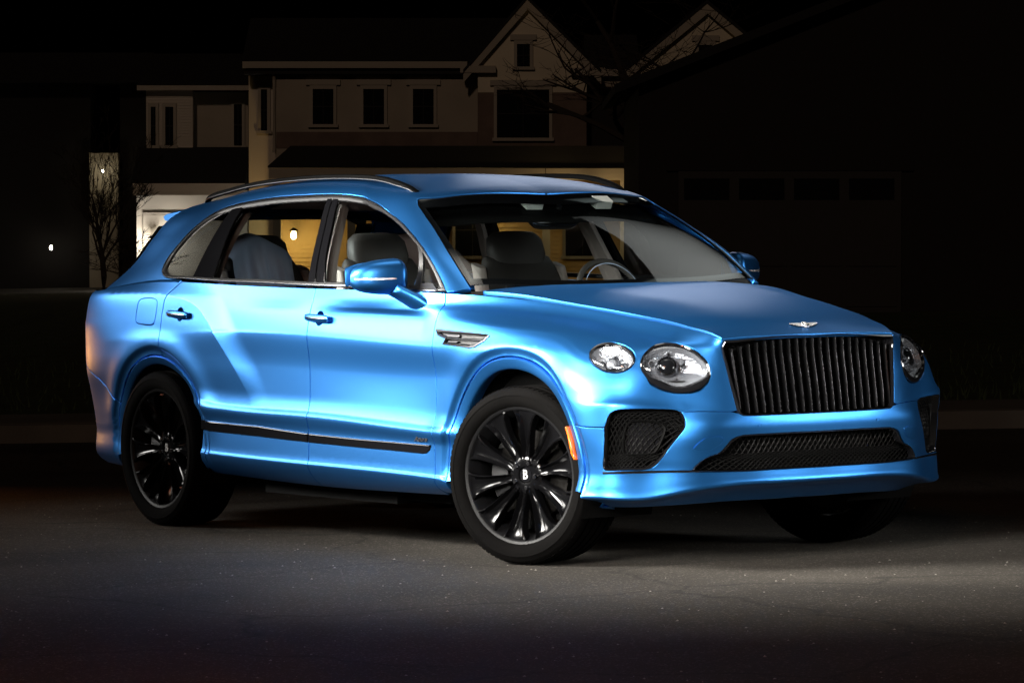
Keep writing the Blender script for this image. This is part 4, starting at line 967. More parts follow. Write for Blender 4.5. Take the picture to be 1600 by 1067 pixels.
nut = MB().lathe([(.0,-.088),(.0085,-.088),(.0105,-.085),(.0115,-.06)], 12)
WM['nut'] = mesh('lug_nut', nut.V, nut.F, M['dark_chrome'], 40)
disc = MB().lathe([(.10,-.02),(.195,-.02),(.195,.012),(.10,.012)], 48)
WM['disc'] = mesh('brake_disc', disc.V, disc.F, M['brake'], 40)
bk = MB().lathe([(.0,.02),(.12,.02),(.26,.04),(.262,.10)], 40); WM['back'] = mesh('wheel_back', bk.V, bk.F, M['black_matte'], 40)
cal = MB()
cal.grid([[(r*cos(a), y, r*sin(a)) for a in np.radians(np.linspace(150, 210, 14))] for r, y in ((.12,-.045),(.205,-.05),(.222,-.02),(.222,.03),(.12,.03))])
WM['caliper'] = mesh('brake_caliper', cal.V, cal.F, M['black_satin'], 40)
def wheel(loc, rz, spin):
    W = empty('wheel', loc, rz, CAR)
    for n, k in (('tyre', 'tyre'), ('rim', 'rim'), ('hub', 'hub'), ('hub_cap', 'cap'), ('brake_disc', 'disc'), ('brake_caliper', 'caliper'), ('wheel_back', 'back')): link(n, WM[k], W)
    tag(link('tread_blocks', WM['tread'], W), kind='stuff')
    for i in range(10):
        o = link('spoke', WM['spoke'], W); o.rotation_euler = (0, spin+2*pi*i/10, 0)
    for i in range(5):
        a = spin+2*pi*i/5+.3; o = link('lug_nut', WM['nut'], W); o.location = (.0585*sin(a), 0, .0585*cos(a))
    o = link('cap_letter', WM['letter'], W); o.location = (0, -.0745, 0); o.rotation_euler = (pi/2, 0, 0)
    return W
STEER = radians(17.4)
wheel((0, -.845, .3935), STEER, .12); wheel((0, .845, .3935), pi+radians(19), .4)
wheel((-3.175, -.845, .3935), 0, .25); wheel((-3.175, .845, .3935), pi, .1)
# ---------------------------------------------------------------- cabin
def inner(name, s0, s1, w0, w1, off, m, n=60, k=14):
    S_, W_ = np.meshgrid(np.linspace(s0, s1, n), np.linspace(w0, w1, k), indexing='ij'); p = G.pos(S_.ravel(), W_.ravel())+G.nor(S_.ravel(), W_.ravel())*off
    p[:, 1] = np.maximum(p[:, 1], 0); F = [(i*k+j, (i+1)*k+j, (i+1)*k+j+1, i*k+j+1) for i in range(n-1) for j in range(k-1)]
    return both(name, p, F, m, CAR, None, 60)
inner('headliner', .05, G_END, 1.70, 2.29, -.035, M['headliner'], 80, 20)
inner('headliner_edge', .80, 3.50, 1.655, 1.70, -.03, M['headliner'], 60, 4)
def pillar(name, line, w, m, parent=CAR):
    P = lr(inset(dlo, .015), shift(line, -w), shift(line, w)); P = straight(dedupe(P, .004), .03, True)
    V, F, N = panel_data(G, P, [], h=.06, gap=0, off=-.05, depth=.03, edge=.01); return both(name, V, F, m, parent, N)
pillar('pillar_trim', BPL, .055, M['headliner']); pillar('pillar_trim', (QG1[0]*.5+QG2[0]*.5, QG1[1]*.5+QG2[1]*.5), .03, M['headliner'])
MB().prism([(-.55,1.195),(-.62,1.19),(-.85,1.175),(-1.02,1.15),(-1.08,1.08),(-1.05,.9),(-.6,.9),(-.5,1.1)], -.80, .80).build('dashboard', M['leather_dark'], CAR, 40)
mb = MB(); rows = []
for t in np.linspace(0, 1, 12):
    y = .20+.38*t; h = sin(pi*t)**.6; rows.append([(-.78, y, 1.16), (-.86, y, 1.175+.045*h), (-1.0, y, 1.17+.05*h), (-1.05, y, 1.12)])
mb.grid(rows).build('instrument_hood', M['leather_dark'], CAR, 50)
st = []
for i in range(48):
    a = 2*pi*i/48; c = Vector((0, cos(a), sin(a)))
    st.append([tuple(c*(.183+.015*cos(b))+Vector((.015*sin(b), 0, 0))) for b in np.linspace(0, 2*pi, 10, endpoint=False)])
SW = MB().grid(st, close_u=True, close_v=True).xf(Matrix.Translation((-1.13, .40, 1.145)) @ Matrix.Rotation(radians(-22), 4, 'Y')).build('steering_wheel', M['leather_dark'], CAR, 60)
MB().grid([[( .0, y, z) for z in (-.05, .05)] for y in (-.17, -.06, .06, .17)]).box(-.03, -.06, -.06, .02, .06, .05).xf(Matrix.Translation((-1.11, .40, 1.145)) @ Matrix.Rotation(radians(-22), 4, 'Y')).build('wheel_hub_pad', M['leather_dark'], SW, 40)
st2 = [[tuple(Vector((.012, 0, 0))+Vector((0, cos(a), sin(a)))*r_) for r_ in (.166, .170)] for a in np.linspace(.15*pi, .85*pi, 24)]
MB().grid(st2).xf(Matrix.Translation((-1.105, .40, 1.145)) @ Matrix.Rotation(radians(-22), 4, 'Y')).build('wheel_accent', M['blue_cloth'], SW, 60)
def superloft(rings, n=28, e=.55):
    rows = []
    for (x, y, z, hx, hy, tilt) in rings:
        r = []
        for k in range(n):
            a = 2*pi*k/n; c, s = cos(a), sin(a); px_ = abs(c)**e*(1 if c > 0 else -1)*hx; py_ = abs(s)**e*(1 if s > 0 else -1)*hy
            r.append((x+px_*cos(tilt), y+py_, z+px_*sin(tilt)))
        rows.append(r)
    return MB().grid(rows, close_v=True, cap=True)
def seat(x, y, rear=False):
    S = superloft([(x+.05, y, .62, .27, .27, 0), (x+.05, y, .72, .29, .285, .08), (x+.04, y, .80, .27, .27, .10), (x+.04, y, .815, .2, .2, .1)]).build('seat', M['leather_dark'] if not rear else M['leather_light'], CAR, 50)
    b = []
    for t in np.linspace(0, 1, 10):
        b.append((x-.22-.17*t, y, .72+.60*t, .085-.03*t, .27-.02*t-.05*max(0, t-.8)*5, -.28))
    b.append((b[-1][0]-.005, y, b[-1][2]+.02, .03, .19, -.28))
    superloft(b).build('backrest', M['leather_dark'], S, 50)
    h = [(x-.395, y, 1.285, .03, .09, -.15), (x-.395, y, 1.295, .058, .148, -.15), (x-.40, y, 1.36, .062, .165, -.15), (x-.415, y, 1.43, .055, .155, -.15), (x-.42, y, 1.462, .035, .12, -.15), (x-.42, y, 1.468, .01, .06, -.15)]
    superloft(h, e=.6).build('headrest', M['leather_dark'], S, 50)
    sh = [(a-.012, yy, zz+.001, hx*1.03, hy*1.02, tl) for a, yy, zz, hx, hy, tl in h[1:4]]
    MB().grid([[(p[0]-.01, p[1], p[2]) for p in r] for r in [[v for v in row if v[0] < x-.405] for row in [superloft(sh, e=.6).V[i*28:(i+1)*28] for i in range(3)]]] if False else [[(x-.46, y+q, 1.31), (x-.463, y+q, 1.36), (x-.468, y+q, 1.42)] for q in np.linspace(-.14, .14, 8)]).build('headrest_back_panel', M['leather_light'], S, 60)
    for q in (-.05, .05): MB().tube([(x-.40, y+q, 1.24), (x-.397, y+q, 1.30)], .008, 8).build('headrest_post', M['chrome'], S)
    for q in (-1, 1):
        superloft([(x-.21-.17*t, y+q*(.262-.02*t), .76+.54*t, .05, .022, -.28) for t in np.linspace(0, 1, 6)], 14).build('side_bolster', M['leather_light'], S, 50)
    return S
seat(-1.56, -.40); seat(-1.53, .40); seat(-2.66, -.42, True); seat(-2.66, .42, True)
# cloths thrown over the rear seat backs
def cloth(name, x, y, hw, m, label, ztop, zlow, seed):
    rnd = random.Random(seed); ph = [rnd.uniform(0, 6) for _ in range(6)]; rows = []
    for u in np.linspace(-1, 1, 44):
        r = []
        for t in np.linspace(-1, 1, 40):
            a = abs(t); edge = max(0, a-.16); fold = .014*sin(9*u+ph[0]+3*t)*min(1, edge*3)+.008*sin(21*u+ph[1]-2*t)*min(1, edge*3)
            xx = x+(.085+.06*edge)*(1 if t > 0 else -1)*min(1, a/.16)+fold+(.05*t); z = ztop-(ztop-zlow)*edge/.84+.010*sin(5*u+ph[2])+.012*sin(3*u+ph[4])-.11*abs(u)**2.6*(1-.6*edge)-.02*(a/.16 if a < .16 else 1)
            r.append((xx, y+hw*u*(1+.08*edge)+.01*sin(5*t+ph[3]), z))
        rows.append(r)
    return tag(MB().grid(rows).build(name, m, None, 80), label, 'cloth')
cloth('draped_cloth', -3.06, -.45, .175, M['blue_cloth'], 'blue cloth draped over the near rear seat of the SUV', 1.475, 1.02, 3)
cloth('draped_cloth', -3.04, .42, .245, mat('rose_cloth', (.80, .60, .57), .85, bump=(300, .3)), 'dusty rose cloth draped over the far rear seat of the SUV', 1.485, 1.0, 5)
for y0, z0 in ((-.10, 1.596), (.30, 1.596)):
    s = 1 if y0 > 0 else 1
    MB().box(-.035, -.045, -.022, .02, .045, .02).xf(Matrix.Translation((-1.055+.02*abs(y0), y0, z0)) @ Matrix.Rotation(radians(28), 4, 'Y')).build('toll_tag', mat('white_plastic', (.62, .66, .62), .4), CAR)
RM = superloft([(-1.10, t, 1.508, .018, .034*(1-abs((t-.05)/.14)**6)**.5+.002, 0) for t in np.linspace(-.09, .19, 12)], 20)
RM = MB().grid([[(-1.10+.014*cos(a), t, 1.508+(.034*(1-abs((t-.05)/.141)**5)**.5+.002)*sin(a)) for a in np.linspace(0, 2*pi, 16, endpoint=False)] for t in np.linspace(-.09, .19, 14)], close_v=True, cap=True).build('interior_mirror', M['black_gloss'], CAR, 50)
MB().tube([(-1.09, .05, 1.53), (-1.05, .05, 1.585)], .014, 8).build('mirror_stalk', M['black_satin'], RM)
bothmb('door_card', MB().grid([[(x, .86-.03*(z-.7), z) for z in (.45, .8, 1.0, 1.17, 1.2)] for x in (-2.95, -2.3, -1.7, -1.25)]), M['leather_light'], CAR, 60)
bothmb('door_card_front', MB().grid([[(x, .862-.03*(z-.7), z) for z in (.45, .8, 1.0, 1.17, 1.19)] for x in (-1.251, -.95, -.65)]), M['leather_dark'], CAR, 60)
# ---------------------------------------------------------------- ground
def asphalt_mat():
    m = bpy.data.materials.new('asphalt'); m.use_nodes = True; nt = m.node_tree; b = nt.nodes['Principled BSDF']; N_ = nt.nodes.new; lk = nt.links.new
    tc = N_('ShaderNodeTexCoord')
    n1 = N_('ShaderNodeTexNoise'); n1.inputs['Scale'].default_value = 190; n1.inputs['Detail'].default_value = 5
    n2 = N_('ShaderNodeTexNoise'); n2.inputs['Scale'].default_value = .9; n2.inputs['Detail'].default_value = 6
    v = N_('ShaderNodeTexVoronoi'); v.inputs['Scale'].default_value = 130
    for n in (n1, n2, v): lk(tc.outputs['Object'], n.inputs['Vector'])
    cr = N_('ShaderNodeValToRGB'); cr.color_ramp.elements[0].position = .30; cr.color_ramp.elements[0].color = (.026, .0225, .0185, 1)
    cr.color_ramp.elements[1].position = .72; cr.color_ramp.elements[1].color = (.080, .070, .057, 1); lk(n1.outputs[0], cr.inputs[0])
    r = N_('ShaderNodeMapRange'); r.inputs[1].default_value = .3; r.inputs[2].default_value = .7; r.inputs[3].default_value = .72; r.inputs[4].default_value = 1.2; lk(n2.outputs[0], r.inputs[0])
    mx = N_('ShaderNodeMix'); mx.data_type = 'RGBA'; mx.blend_type = 'MULTIPLY'; mx.inputs[0].default_value = 1; lk(cr.outputs[0], mx.inputs[6]); lk(r.outputs[0], mx.inputs[7])
    # pale chips of stone
    c2 = N_('ShaderNodeMath'); c2.operation = 'GREATER_THAN'; c2.inputs[1].default_value = .93; sep = N_('ShaderNodeSeparateColor'); lk(v.outputs['Color'], sep.inputs[0]); lk(sep.outputs[0], c2.inputs[0])
    m2 = N_('ShaderNodeMix'); m2.data_type = 'RGBA'; m2.inputs[7].default_value = (.15, .135, .115, 1); lk(c2.outputs[0], m2.inputs[0]); lk(mx.outputs[2], m2.inputs[6])
    # cracks and old stains
    w = N_('ShaderNodeTexNoise'); w.inputs['Scale'].default_value = 2.2; w.inputs['Detail'].default_value = 5; lk(tc.outputs['Object'], w.inputs['Vector'])
    wm = N_('ShaderNodeMix'); wm.data_type = 'RGBA'; wm.blend_type = 'LINEAR_LIGHT'; wm.inputs[0].default_value = .22; lk(tc.outputs['Object'], wm.inputs[6]); lk(w.outputs['Color'], wm.inputs[7])
    vc = N_('ShaderNodeTexVoronoi'); vc.feature = 'DISTANCE_TO_EDGE'; vc.inputs['Scale'].default_value = .42; lk(wm.outputs[2], vc.inputs['Vector'])
    ck = N_('ShaderNodeMapRange'); ck.inputs[1].default_value = .0; ck.inputs[2].default_value = .010; ck.inputs[3].default_value = .5; ck.inputs[4].default_value = 1; lk(vc.outputs['Distance'], ck.inputs[0])
    st = N_('ShaderNodeTexNoise'); st.inputs['Scale'].default_value = .35; st.inputs['Detail'].default_value = 3; lk(tc.outputs['Object'], st.inputs['Vector'])
    sr = N_('ShaderNodeMapRange'); sr.inputs[1].default_value = .48; sr.inputs[2].default_value = .62; sr.inputs[3].default_value = 1; sr.inputs[4].default_value = .66; lk(st.outputs[0], sr.inputs[0])
    mm1 = N_('ShaderNodeMath'); mm1.operation = 'MULTIPLY'; lk(ck.outputs[0], mm1.inputs[0]); lk(sr.outputs[0], mm1.inputs[1])
    m3 = N_('ShaderNodeMix'); m3.data_type = 'RGBA'; m3.blend_type = 'MULTIPLY'; m3.inputs[0].default_value = 1; lk(m2.outputs[2], m3.inputs[6]); lk(mm1.outputs[0], m3.inputs[7])
    lk(m3.outputs[2], b.inputs['Base Color']); b.inputs['Roughness'].default_value = .85; b.inputs['Specular IOR Level'].default_value = .3
    bp = N_('ShaderNodeBump'); bp.inputs['Strength'].default_value = .6; bp.inputs['Distance'].default_value = .006; lk(n1.outputs[0], bp.inputs['Height']); lk(bp.outputs[0], b.inputs['Normal'])
    return m
tag(MB().add([(-400, -400, 0), (400, -400, 0), (400, 400, 0), (-400, 400, 0)], [(0, 1, 2, 3)]).build('road', asphalt_mat()), kind='structure')
# a frame that looks along the street: x to the right, y away from the camera, z up
_C = Vector((13.6728, -10.3707, 1.4377)); _yaw, _roll = 2.5388, -.0152
_fw = Vector((cos(_yaw), sin(_yaw), 0)); _r = _fw.cross(Vector((0, 0, 1))); _rr = cos(_roll)*_r+sin(_roll)*Vector((0, 0, 1)); _up = _rr.cross(_fw)
def place(D, x=0.0, z=0.0):
    m = Matrix((_rr, _fw, _up)).transposed().to_4x4(); m.translation = _C-_up*1.44+_fw*D+_rr*x+_up*z; return m
def root(name, D, x, label, cat_):
    o = empty(name); o.matrix_world = place(D, x); return tag(o, label, cat_)
# kerb, pavement and lawn across the street
kerb_m = mat('concrete_kerb', (.15, .135, .12), .85, bump=(40, .4), vary=(1.5, .25)); walk_m = mat('concrete_pavement', (.14, .13, .115), .9, bump=(60, .3), vary=(.8, .3))
def flatbox(name, m, x0, x1, y0, y1, z0, z1, D):
    o = MB().box(x0, y0, z0, x1, y1, z1).build(name, m); a = Matrix.Identity(4); a.translation = Vector((_C.x, _C.y, 0))+_fw*D
    a = Matrix((_r, _fw, Vector((0, 0, 1)))).transposed().to_4x4(); a.translation = Vector((_C.x, _C.y, 0))+_fw*D; o.matrix_world = a; return tag(o, kind='structure')
for i in range(14):
    x0 = -21+3*i; flatbox('kerb', kerb_m, x0, x0+2.985, 0, .16, -.3, .13, 27.4)
for i in range(20):
    x0 = -20+2*i; flatbox('pavement', walk_m, x0, x0+1.985, .17, 1.75, -.3, .132, 27.4)
flatbox('lawn', mat('night_lawn', (.035, .05, .018), .95, bump=(25, 1.0), vary=(3, .5)), -60, 60, 1.76, 75, -.3, .12, 27.4)
def grass():
    rnd = random.Random(4); mb = MB()
    for _ in range(5200):
        x = rnd.uniform(-14, 14); y = 1.8+rnd.random()**1.6*14; h = rnd.uniform(.05, .12); a = rnd.uniform(0, pi); w = .008; lx, ly = rnd.uniform(-.04, .04), rnd.uniform(-.04, .04)
        mb.add([(x-w*cos(a), y-w*sin(a), .12), (x+w*cos(a), y+w*sin(a), .12), (x+lx, y+ly, .12+h)], [(0, 1, 2)])
    return mb
g = grass().build('grass', mat('grass_blades', (.05, .075, .025), .8)); a = Matrix((_r, _fw, Vector((0, 0, 1)))).transposed().to_4x4(); a.translation = Vector((_C.x, _C.y, 0))+_fw*27.4; g.matrix_world = a
tag(g, 'dark rough grass on the verge behind the SUV', 'grass', kind='stuff')

def grit():
    rnd = random.Random(9); mb = MB()
    for _ in range(700):
        x = rnd.uniform(-5, 4.5); y = rnd.uniform(-4.2, 2.5); s = rnd.uniform(.003, .008); a = rnd.uniform(0, 6)
        if -4.3 < x < .9 and -.95 < y < .95: continue
        V = [(x+s*cos(a+k*2.1)*rnd.uniform(.7, 1.2), y+s*sin(a+k*2.1)*rnd.uniform(.7, 1.2), .0005) for k in range(3)]+[(x, y, s*rnd.uniform(.5, .9))]; mb.add(V, [(0, 1, 3), (1, 2, 3), (2, 0, 3)])
    return mb
tag(grit().build('road_grit', mat('pale_grit', (.30, .28, .25), .9)), 'small loose stones scattered on the asphalt round the SUV', 'grit', kind='stuff')
# ---------------------------------------------------------------- houses (local metres: x right, y away, z up)
HM = dict(gable=mat('pale_gable_render', (.78, .71, .57), .9, vary=(.7, .10)), wall=mat('cream_render', (.44, .395, .33), .9, bump=(8, .3), vary=(.7, .12)), trim=mat('painted_trim', (.46, .42, .36), .7), red=mat('dark_red_wall', (.19, .14, .12), .9, vary=(2, .2)),
          roof=mat('dark_shingle', (.02, .02, .022), .95), pane=mat('night_window', (.010, .011, .013), .12), side=mat('white_siding', (.66, .61, .54), .8), dark=mat('dark_cladding', (.022, .020, .020), .9),
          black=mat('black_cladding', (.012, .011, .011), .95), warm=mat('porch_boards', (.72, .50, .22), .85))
def part(name, m, parent, x0, x1, y0, y1, z0, z1): return MB().box(x0, y0, z0, x1, y1, z1).build(name, m, parent)
def window(parent, x0, x1, z0, z1, y, lintel=True, m=None):
    w = part('window', m or HM['pane'], parent, x0, x1, y-.02, y+.05, z0, z1)
    f = .09
    for (a, b, c, d) in ((x0-f, x0, z0, z1), (x1, x1+f, z0, z1), (x0-f, x1+f, z1, z1+f*1.3)): MB().box(a, y-.07, c, b, y+.04, d).build('frame', HM['trim'], w)
    MB().box(x0-f*1.5, y-.11, z0-f, x1+f*1.5, y+.04, z0).build('sill', HM['trim'], w)
    if lintel: MB().box(x0-f*2.2, y-.09, z1+f*1.3, x1+f*2.2, y+.03, z1+f*1.3+.16).build('lintel', HM['trim'], w)
    MB().box((x0+x1)/2-.012, y-.035, z0, (x0+x1)/2+.012, y-.021, z1).build('glazing_bar', HM['dark'], w)
    MB().box(x0, y-.036, (z0+z1)/2-.02, x1, y-.0225, (z0+z1)/2+.02).build('glazing_bar', HM['dark'], w)
    return w
H1 = root('town_house', 110, 0, 'pale two-storey house with twin gables and a dark porch roof behind the SUV', 'house')
# long middle block
part('wall', HM['wall'], H1, -6.83, -.95, .0, 7, 3.2, 6.15); part('shadow_band', HM['red'], H1, -6.80, -.95, -.03, .0, 4.03, 4.50)  # shadow low on the wall, painted in as a darker reddish band
part('side_wall', HM['side'], H1, -7.64, -6.835, .55, 7, -1, 6.15)
part('eave_board', HM['trim'], H1, -7.75, -1.25, -.45, -.30, 6.33, 6.52); part('soffit', HM['dark'], H1, -7.72, -1.25, -.295, .0, 6.16, 6.34)
MB().prism([(-.45, 6.525), (3.5, 8.0), (7.2, 6.5)], -7.78, .4, 'x').build('roof', HM['roof'], H1)
MB().tube([(-6.86, -.2, 6.25), (-6.86, -.06, 6.0), (-6.86, -.06, 3.9)], .05, 8).build('downpipe', HM['trim'], H1)
for x in (-5.74, -4.27, -2.83): window(H1, x, x+.60, 4.72, 5.74, 0)
window(H1, -7.28, -7.10, 4.55, 5.75, .55, False)
# gabled block
def gable(x0, x1, zb, ze, xp, zp, y, D=7):
    n = MB().prism([(x0, zb), (x1, zb), (x1, ze), (xp, zp-.12), (x0, ze)], y, y+D).build('gable_wall', HM['gable'], H1)
    for (xa, za, xb, zb2) in ((x0-.42, ze-.30, xp, zp), (xp, zp, x1+.42, ze-.30)):
        d = Vector((xb-xa, zb2-za)).normalized(); nn = Vector((-d.y, d.x)); w = .24
        MB().prism([(xa, za), (xb, zb2), (xb, zb2-.30), (xa, za-.26)], y-.22, y-.05).build('rake_board', HM['trim'], H1)
        MB().prism([(xa, za+.01), (xb, zb2+.01), (xb, zb2+.12), (xa, za+.12)], y-.26, y+D).build('roof', HM['roof'], H1)
    return n
gable(-.94, 2.20, 5.62, 6.45, .48, 8.28, -.6)
part('lower_gable_wall', HM['red'], H1, -.94, 2.20, -.59, 6, 3.2, 5.615)  # darker reddish wall below the gable
part('eave_return', HM['trim'], H1, -1.45, -.42, -.85, -.62, 6.18, 6.38); part('eave_return', HM['trim'], H1, 1.75, 2.75, -.85, -.62, 6.10, 6.32)
window(H1, .19, .56, 6.36, 7.01, -.6); window(H1, -.39, 1.12, 4.31, 5.70, -.6)
gable(3.78, 7.60, 5.6, 6.55, 5.68, 8.18, -.3); window(H1, 5.45, 5.85, 6.30, 7.0, -.3)
part('link_wall', HM['wall'], H1, 2.21, 3.77, .4, 6, 5.6, 6.2); part('link_eave', HM['trim'], H1, 2.21, 3.77, .1, .25, 6.12, 6.32)
MB().prism([(.1, 6.33), (3.5, 7.5), (6, 6.3)], 2.2, 3.78, 'x').build('roof', HM['roof'], H1)
part('lower_link_wall', HM['dark'], H1, 2.21, 7.6, .3, 6, 3.2, 5.59)
# porch along the front
MB().prism([(-6.85, 3.45), (-6.2, 4.02), (3.4, 4.02), (3.4, 3.40), (-6.85, 3.40)], -3.2, -.1).build('porch_roof', HM['roof'], H1)
part('porch_beam', HM['trim'], H1, 1.0, 3.32, -3.35, -3.0, 3.05, 3.38); part('porch_beam', HM['trim'], H1, -6.8, .98, -3.35, -3.0, 3.10, 3.38)
for x in (-6.7, -4.6, -2.0, .9, 3.1): part('porch_post', HM['trim'], H1, x, x+.22, -3.3, -3.08, -1, 3.05)
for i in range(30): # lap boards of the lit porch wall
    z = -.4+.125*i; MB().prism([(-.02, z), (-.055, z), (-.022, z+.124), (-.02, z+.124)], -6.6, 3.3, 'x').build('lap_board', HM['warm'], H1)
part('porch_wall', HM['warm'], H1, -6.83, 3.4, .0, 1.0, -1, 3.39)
part('porch_deck', HM['dark'], H1, -6.8, 3.4, -3.3, 0, -1, .15)
dr_ = part('door', mat('dark_door', (.05, .03, .02), .5), H1, -3.6, -2.7, -.12, -.06, .15, 2.3)
MB().tube([(-2.8, -.16, 1.15), (-2.8, -.16, 1.35)], .02, 6).build('handle', M['chrome'], dr_)
window(H1, -1.6, -.6, .9, 2.4, -.10); window(H1, 1.6, 2.6, .9, 2.4, -.10)
# left wing
H2 = root('siding_house', 118, 0, 'narrow lap-sided house wing with a bright white lower wall at left', 'house')
k2 = 118/110
for i in range(22):
    z = (4.1+.082*i)*1.06-.2; MB().prism([(0, z), (-.035, z), (-.003, z+.083), (0, z+.083)], -11.35, -9.9, 'x').build('lap_board', HM['side'], H2)
part('wall', HM['side'], H2, -11.35, -9.9, .0, 6, 2.0, 5.98); part('recessed_wall', HM['wall'], H2, -9.89, -8.2, .5, 6, 2.0, 5.98)
for x0, x1 in ((-11.2, -11.05), (-10.75, -10.5)): window(H2, x0, x1, 4.3, 5.5, -.03, False)
window(H2, -8.65, -8.4, 4.3, 5.6, .5, False)
part('eave_board', HM['trim'], H2, -11.6, -8.0, -.4, -.28, 6.0, 6.15); MB().prism([(-.4, 6.16), (3, 7.3), (6.2, 6.1)], -11.6, -8.0, 'x').build('roof', HM['roof'], H2)
MB().prism([(-2.6, 3.0), (.0, 4.25), (.0, 3.0)], -11.6, -8.1, 'x').build('porch_roof', HM['roof'], H2)
part('fascia', HM['side'], H2, -11.5, -8.1, -2.75, -2.61, 2.72, 3.08); part('soffit', HM['dark'], H2, -11.5, -8.1, -2.6, 0, 2.9, 2.99)
part('garage_wall', HM['side'], H2, -11.5, -8.1, -1.6, -.1, -1, 2.89)
gd = part('garage_door', HM['side'], H2, -11.3, -8.9, -1.68, -1.61, -.5, 2.2)
for i in range(4): MB().box(-11.28, -1.70, -.45+.66*i, -8.92, -1.685, .15+.66*i).build('door_panel', HM['side'], gd)
# far-left entrance
H3 = root('entrance_wing', 124, 0, 'dim entrance with a tall pale wall behind the small bare tree at left', 'house')
part('wall', mat('pale_render', (.36, .33, .26), .9, vary=(1, .15)), H3, -13.8, -12.85, 0, 4, -1, 4.2); part('dark_wall', HM['black'], H3, -22, -13.81, .5, 5, -1, 6.5); part('dark_wall', HM['black'], H3, -12.84, -11.9, .5, 5, -1, 6.5)
MB().prism([(-.5, 6.5), (2.5, 7.6), (5, 6.5)], -22, -11.9, 'x').build('roof', HM['roof'], H3)
# black house on the right, nearer
H4 = root('dark_house', 62, 0, 'unlit dark house with a garage door and a sloping roof at right', 'house')
MB().prism([(2.1, 3.9), (3.87, 4.62), (7.5, 6.0), (11, 4.6), (11, -1), (2.1, -1)], 0, 8).build('wall', HM['dark'], H4)
MB().prism([(1.7, 3.78), (7.5, 6.05), (7.5, 6.2), (1.7, 3.93)], -.35, 8.2).build('roof', HM['roof'], H4); MB().prism([(7.5, 6.05), (11.4, 4.4), (11.4, 4.55), (7.5, 6.2)], -.35, 8.2).build('roof', HM['roof'], H4)
gm = mat('grey_garage_door', (.034, .031, .031), .7); gd = part('garage_door', gm, H4, 2.75, 6.4, -.08, -.02, -.4, 2.52)
for r in range(3):
    for c in range(4): MB().box(2.80+.90*c, -.10, -.35+.66*r, 3.62+.90*c, -.082, .25+.66*r).build('door_panel', gm, gd)
for c in range(4):
    w = MB().box(2.84+.90*c, -.10, 2.06, 3.58+.90*c, -.082, 2.40).build('window', HM['pane'], gd)
part('door_surround', HM['dark'], H4, 2.55, 6.6, -.06, -.001, 2.53, 2.75)
# ---------------------------------------------------------------- lit lamps of the street, with two added lights
glow = mat('lamp_glow', (1, .8, .5), .5, emit=(1.0, .72, .32), estr=60); glow_w = mat('lamp_glow_white', (1, .95, .85), .5, emit=(1.0, .9, .72), estr=60)
def lantern(D, x, y, z, m, power, color, label, r=.09, radius=.12):
    o = empty('wall_lantern'); o.matrix_world = place(D, x) @ Matrix.Translation((0, y, z)); tag(o, label, 'lantern', 'lit lanterns on the houses')
    MB().lathe([(0.001, r*1.2), (r*.5, r*1.1), (r*.8, r*.4), (r*.8, -r*.6), (r*.45, -r*1.1), (.001, -r*1.15)], 16, 'z').build('bulb', m, o, 60)
    MB().lathe([(.001, r*2.3), (r*1.2, r*1.5), (r*1.3, r*1.25), (.001, r*1.25)], 12, 'z').build('cap', HM['dark'], o); MB().tube([(0, .0, r*1.6), (0, .2, r*1.7)], r*.2, 6).build('bracket', HM['dark'], o)
    L = bpy.data.lights.new('lantern_light', 'POINT'); L.energy = power; L.color = color; L.shadow_soft_size = radius; q = bpy.data.objects.new('lantern_light', L); COL.objects.link(q); q.parent = o; q.location = (0, -.28, -.1)
    return o
lantern(110, -6.25, -.9, 1.50, glow, 60, (1.0, .62, .22), 'glowing yellow porch lantern seen through the rear door window', .10)
lantern(110, 2.2, -4.1, 2.35, glow, 30, (1.0, .64, .24), 'unseen yellow light added in front of the right end of the porch beam')  # added to brighten the porch beam, hidden behind the car
lantern(110, -1.0, -.5, 2.3, glow, 22, (1.0, .64, .24), 'yellow porch lantern in the middle of the porch behind the cabin')
lantern(118, -11.0, -2.2, 1.3, glow_w, 110, (1.0, .92, .80), 'white lamp washing the garage wall beside the tail of the SUV')
lantern(124, -15.0, -.5, 1.1, glow_w, 1.5, (1.0, .92, .78), 'small bright white lamp at the far left beside the dark wall', .06)
lantern(124, -13.3, -.5, 3.6, glow_w, 6, (1.0, .82, .50), 'tiny light added high on the pale entrance wall behind the small bare tree', .035)  # added to light the pale wall, bulb kept too small to notice
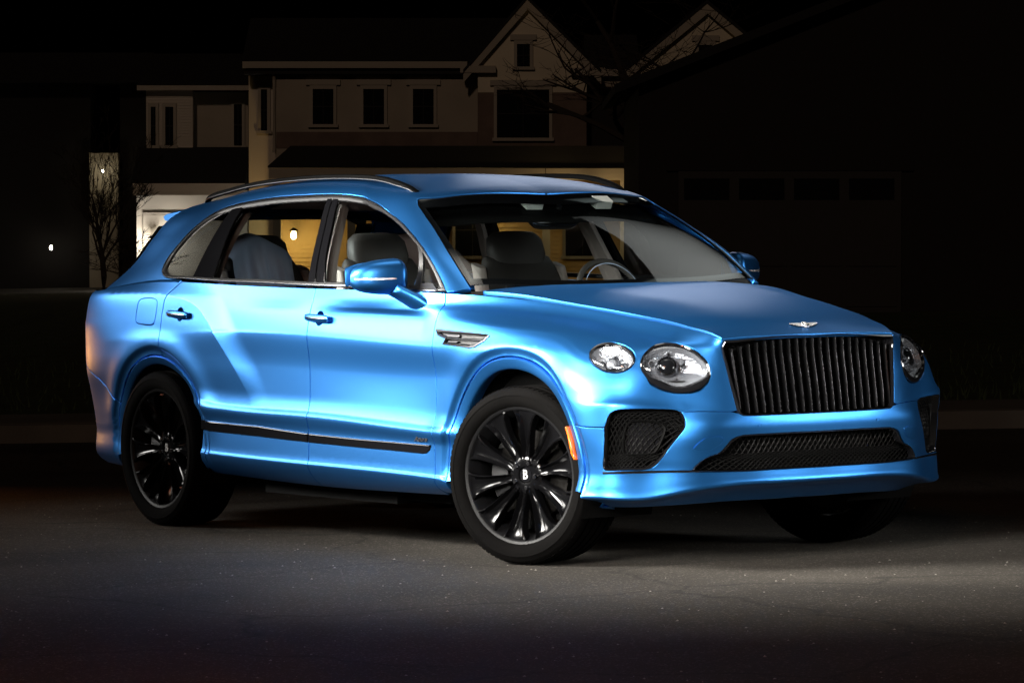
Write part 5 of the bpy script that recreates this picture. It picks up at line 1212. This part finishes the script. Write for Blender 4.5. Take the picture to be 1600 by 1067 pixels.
# ---------------------------------------------------------------- bare trees
bark = mat('bark', (.045, .035, .028), .95, bump=(30, .8))
def bare_tree(name, D, x, label, h, spread, seed, levels=5, rad=.16, start=.35):
    rnd = random.Random(seed); tr = MB(); br = MB(); tw = MB()
    def grow(p, d, L, r, lev):
        pts = [p]; rs = [r]; q = Vector(p); dd = Vector(d); n = 5
        for i in range(n):
            dd = (dd+Vector((rnd.gauss(0, .13), rnd.gauss(0, .13), rnd.gauss(.03, .09)))).normalized(); q = q+dd*L/n; pts.append(q.copy()); rs.append(r*(1-.62*(i+1)/n))
        (tr if lev == 0 else br if lev < 3 else tw).tube([tuple(v) for v in pts], rs, 8 if lev == 0 else 5 if lev < 3 else 3, cap=False)
        if lev >= levels: return
        for _ in range(rnd.randint(3, 5) if lev < 3 else rnd.randint(2, 3)):
            i = rnd.randint(2, n); a = rnd.uniform(0, 2*pi); side = Vector((cos(a), sin(a), 0)); nd = (dd*rnd.uniform(.5, 1.0)+side*rnd.uniform(.5, 1.0)*spread).normalized()
            grow(pts[i], nd, L*rnd.uniform(.5, .75), max(rs[i]*.72, .006), lev+1)
    t = empty(name); t.matrix_world = place(D, x); tag(t, label, 'tree')
    d0 = Vector((0, 0, 1)); base = [Vector((0, 0, -.4)), Vector((.03, 0, h*start*.5)), Vector((-.02, .02, h*start))]
    tr.tube([tuple(v) for v in base], [rad*1.25, rad, rad*.9], 10)
    for k in range(6):
        a = 2*pi*k/6+rnd.uniform(-.4, .4); nd = Vector((cos(a)*spread, sin(a)*spread*.7, rnd.uniform(.45, .95))).normalized(); grow(base[2]+Vector((0, 0, rnd.uniform(-.4, .1))), nd, h*rnd.uniform(.26, .36), rad*.5, 1)
    grow(base[2], Vector((0, 0, 1)), h*.36, rad*.8, 1)
    tr.build('trunk', bark, t, 60); br.build('branch', bark, t, 60); tag(tw.build('crown', bark, t), kind='stuff')
    return t
bare_tree('bare_tree', 72, 2.35, 'bare leafless tree spreading its branches across the gables at upper centre', 7.0, 1.45, 11, 5, .15, .46)
bare_tree('bare_tree', 90, -9.7, 'small bare tree in front of the pale lit wall at left', 3.9, .42, 5, 6, .07, .26)
bare_tree('bare_tree', 80, -8.0, 'thin bare shrub-like tree reaching over the white garage wall by the tail', 2.5, 1.1, 8, 5, .035, .30)
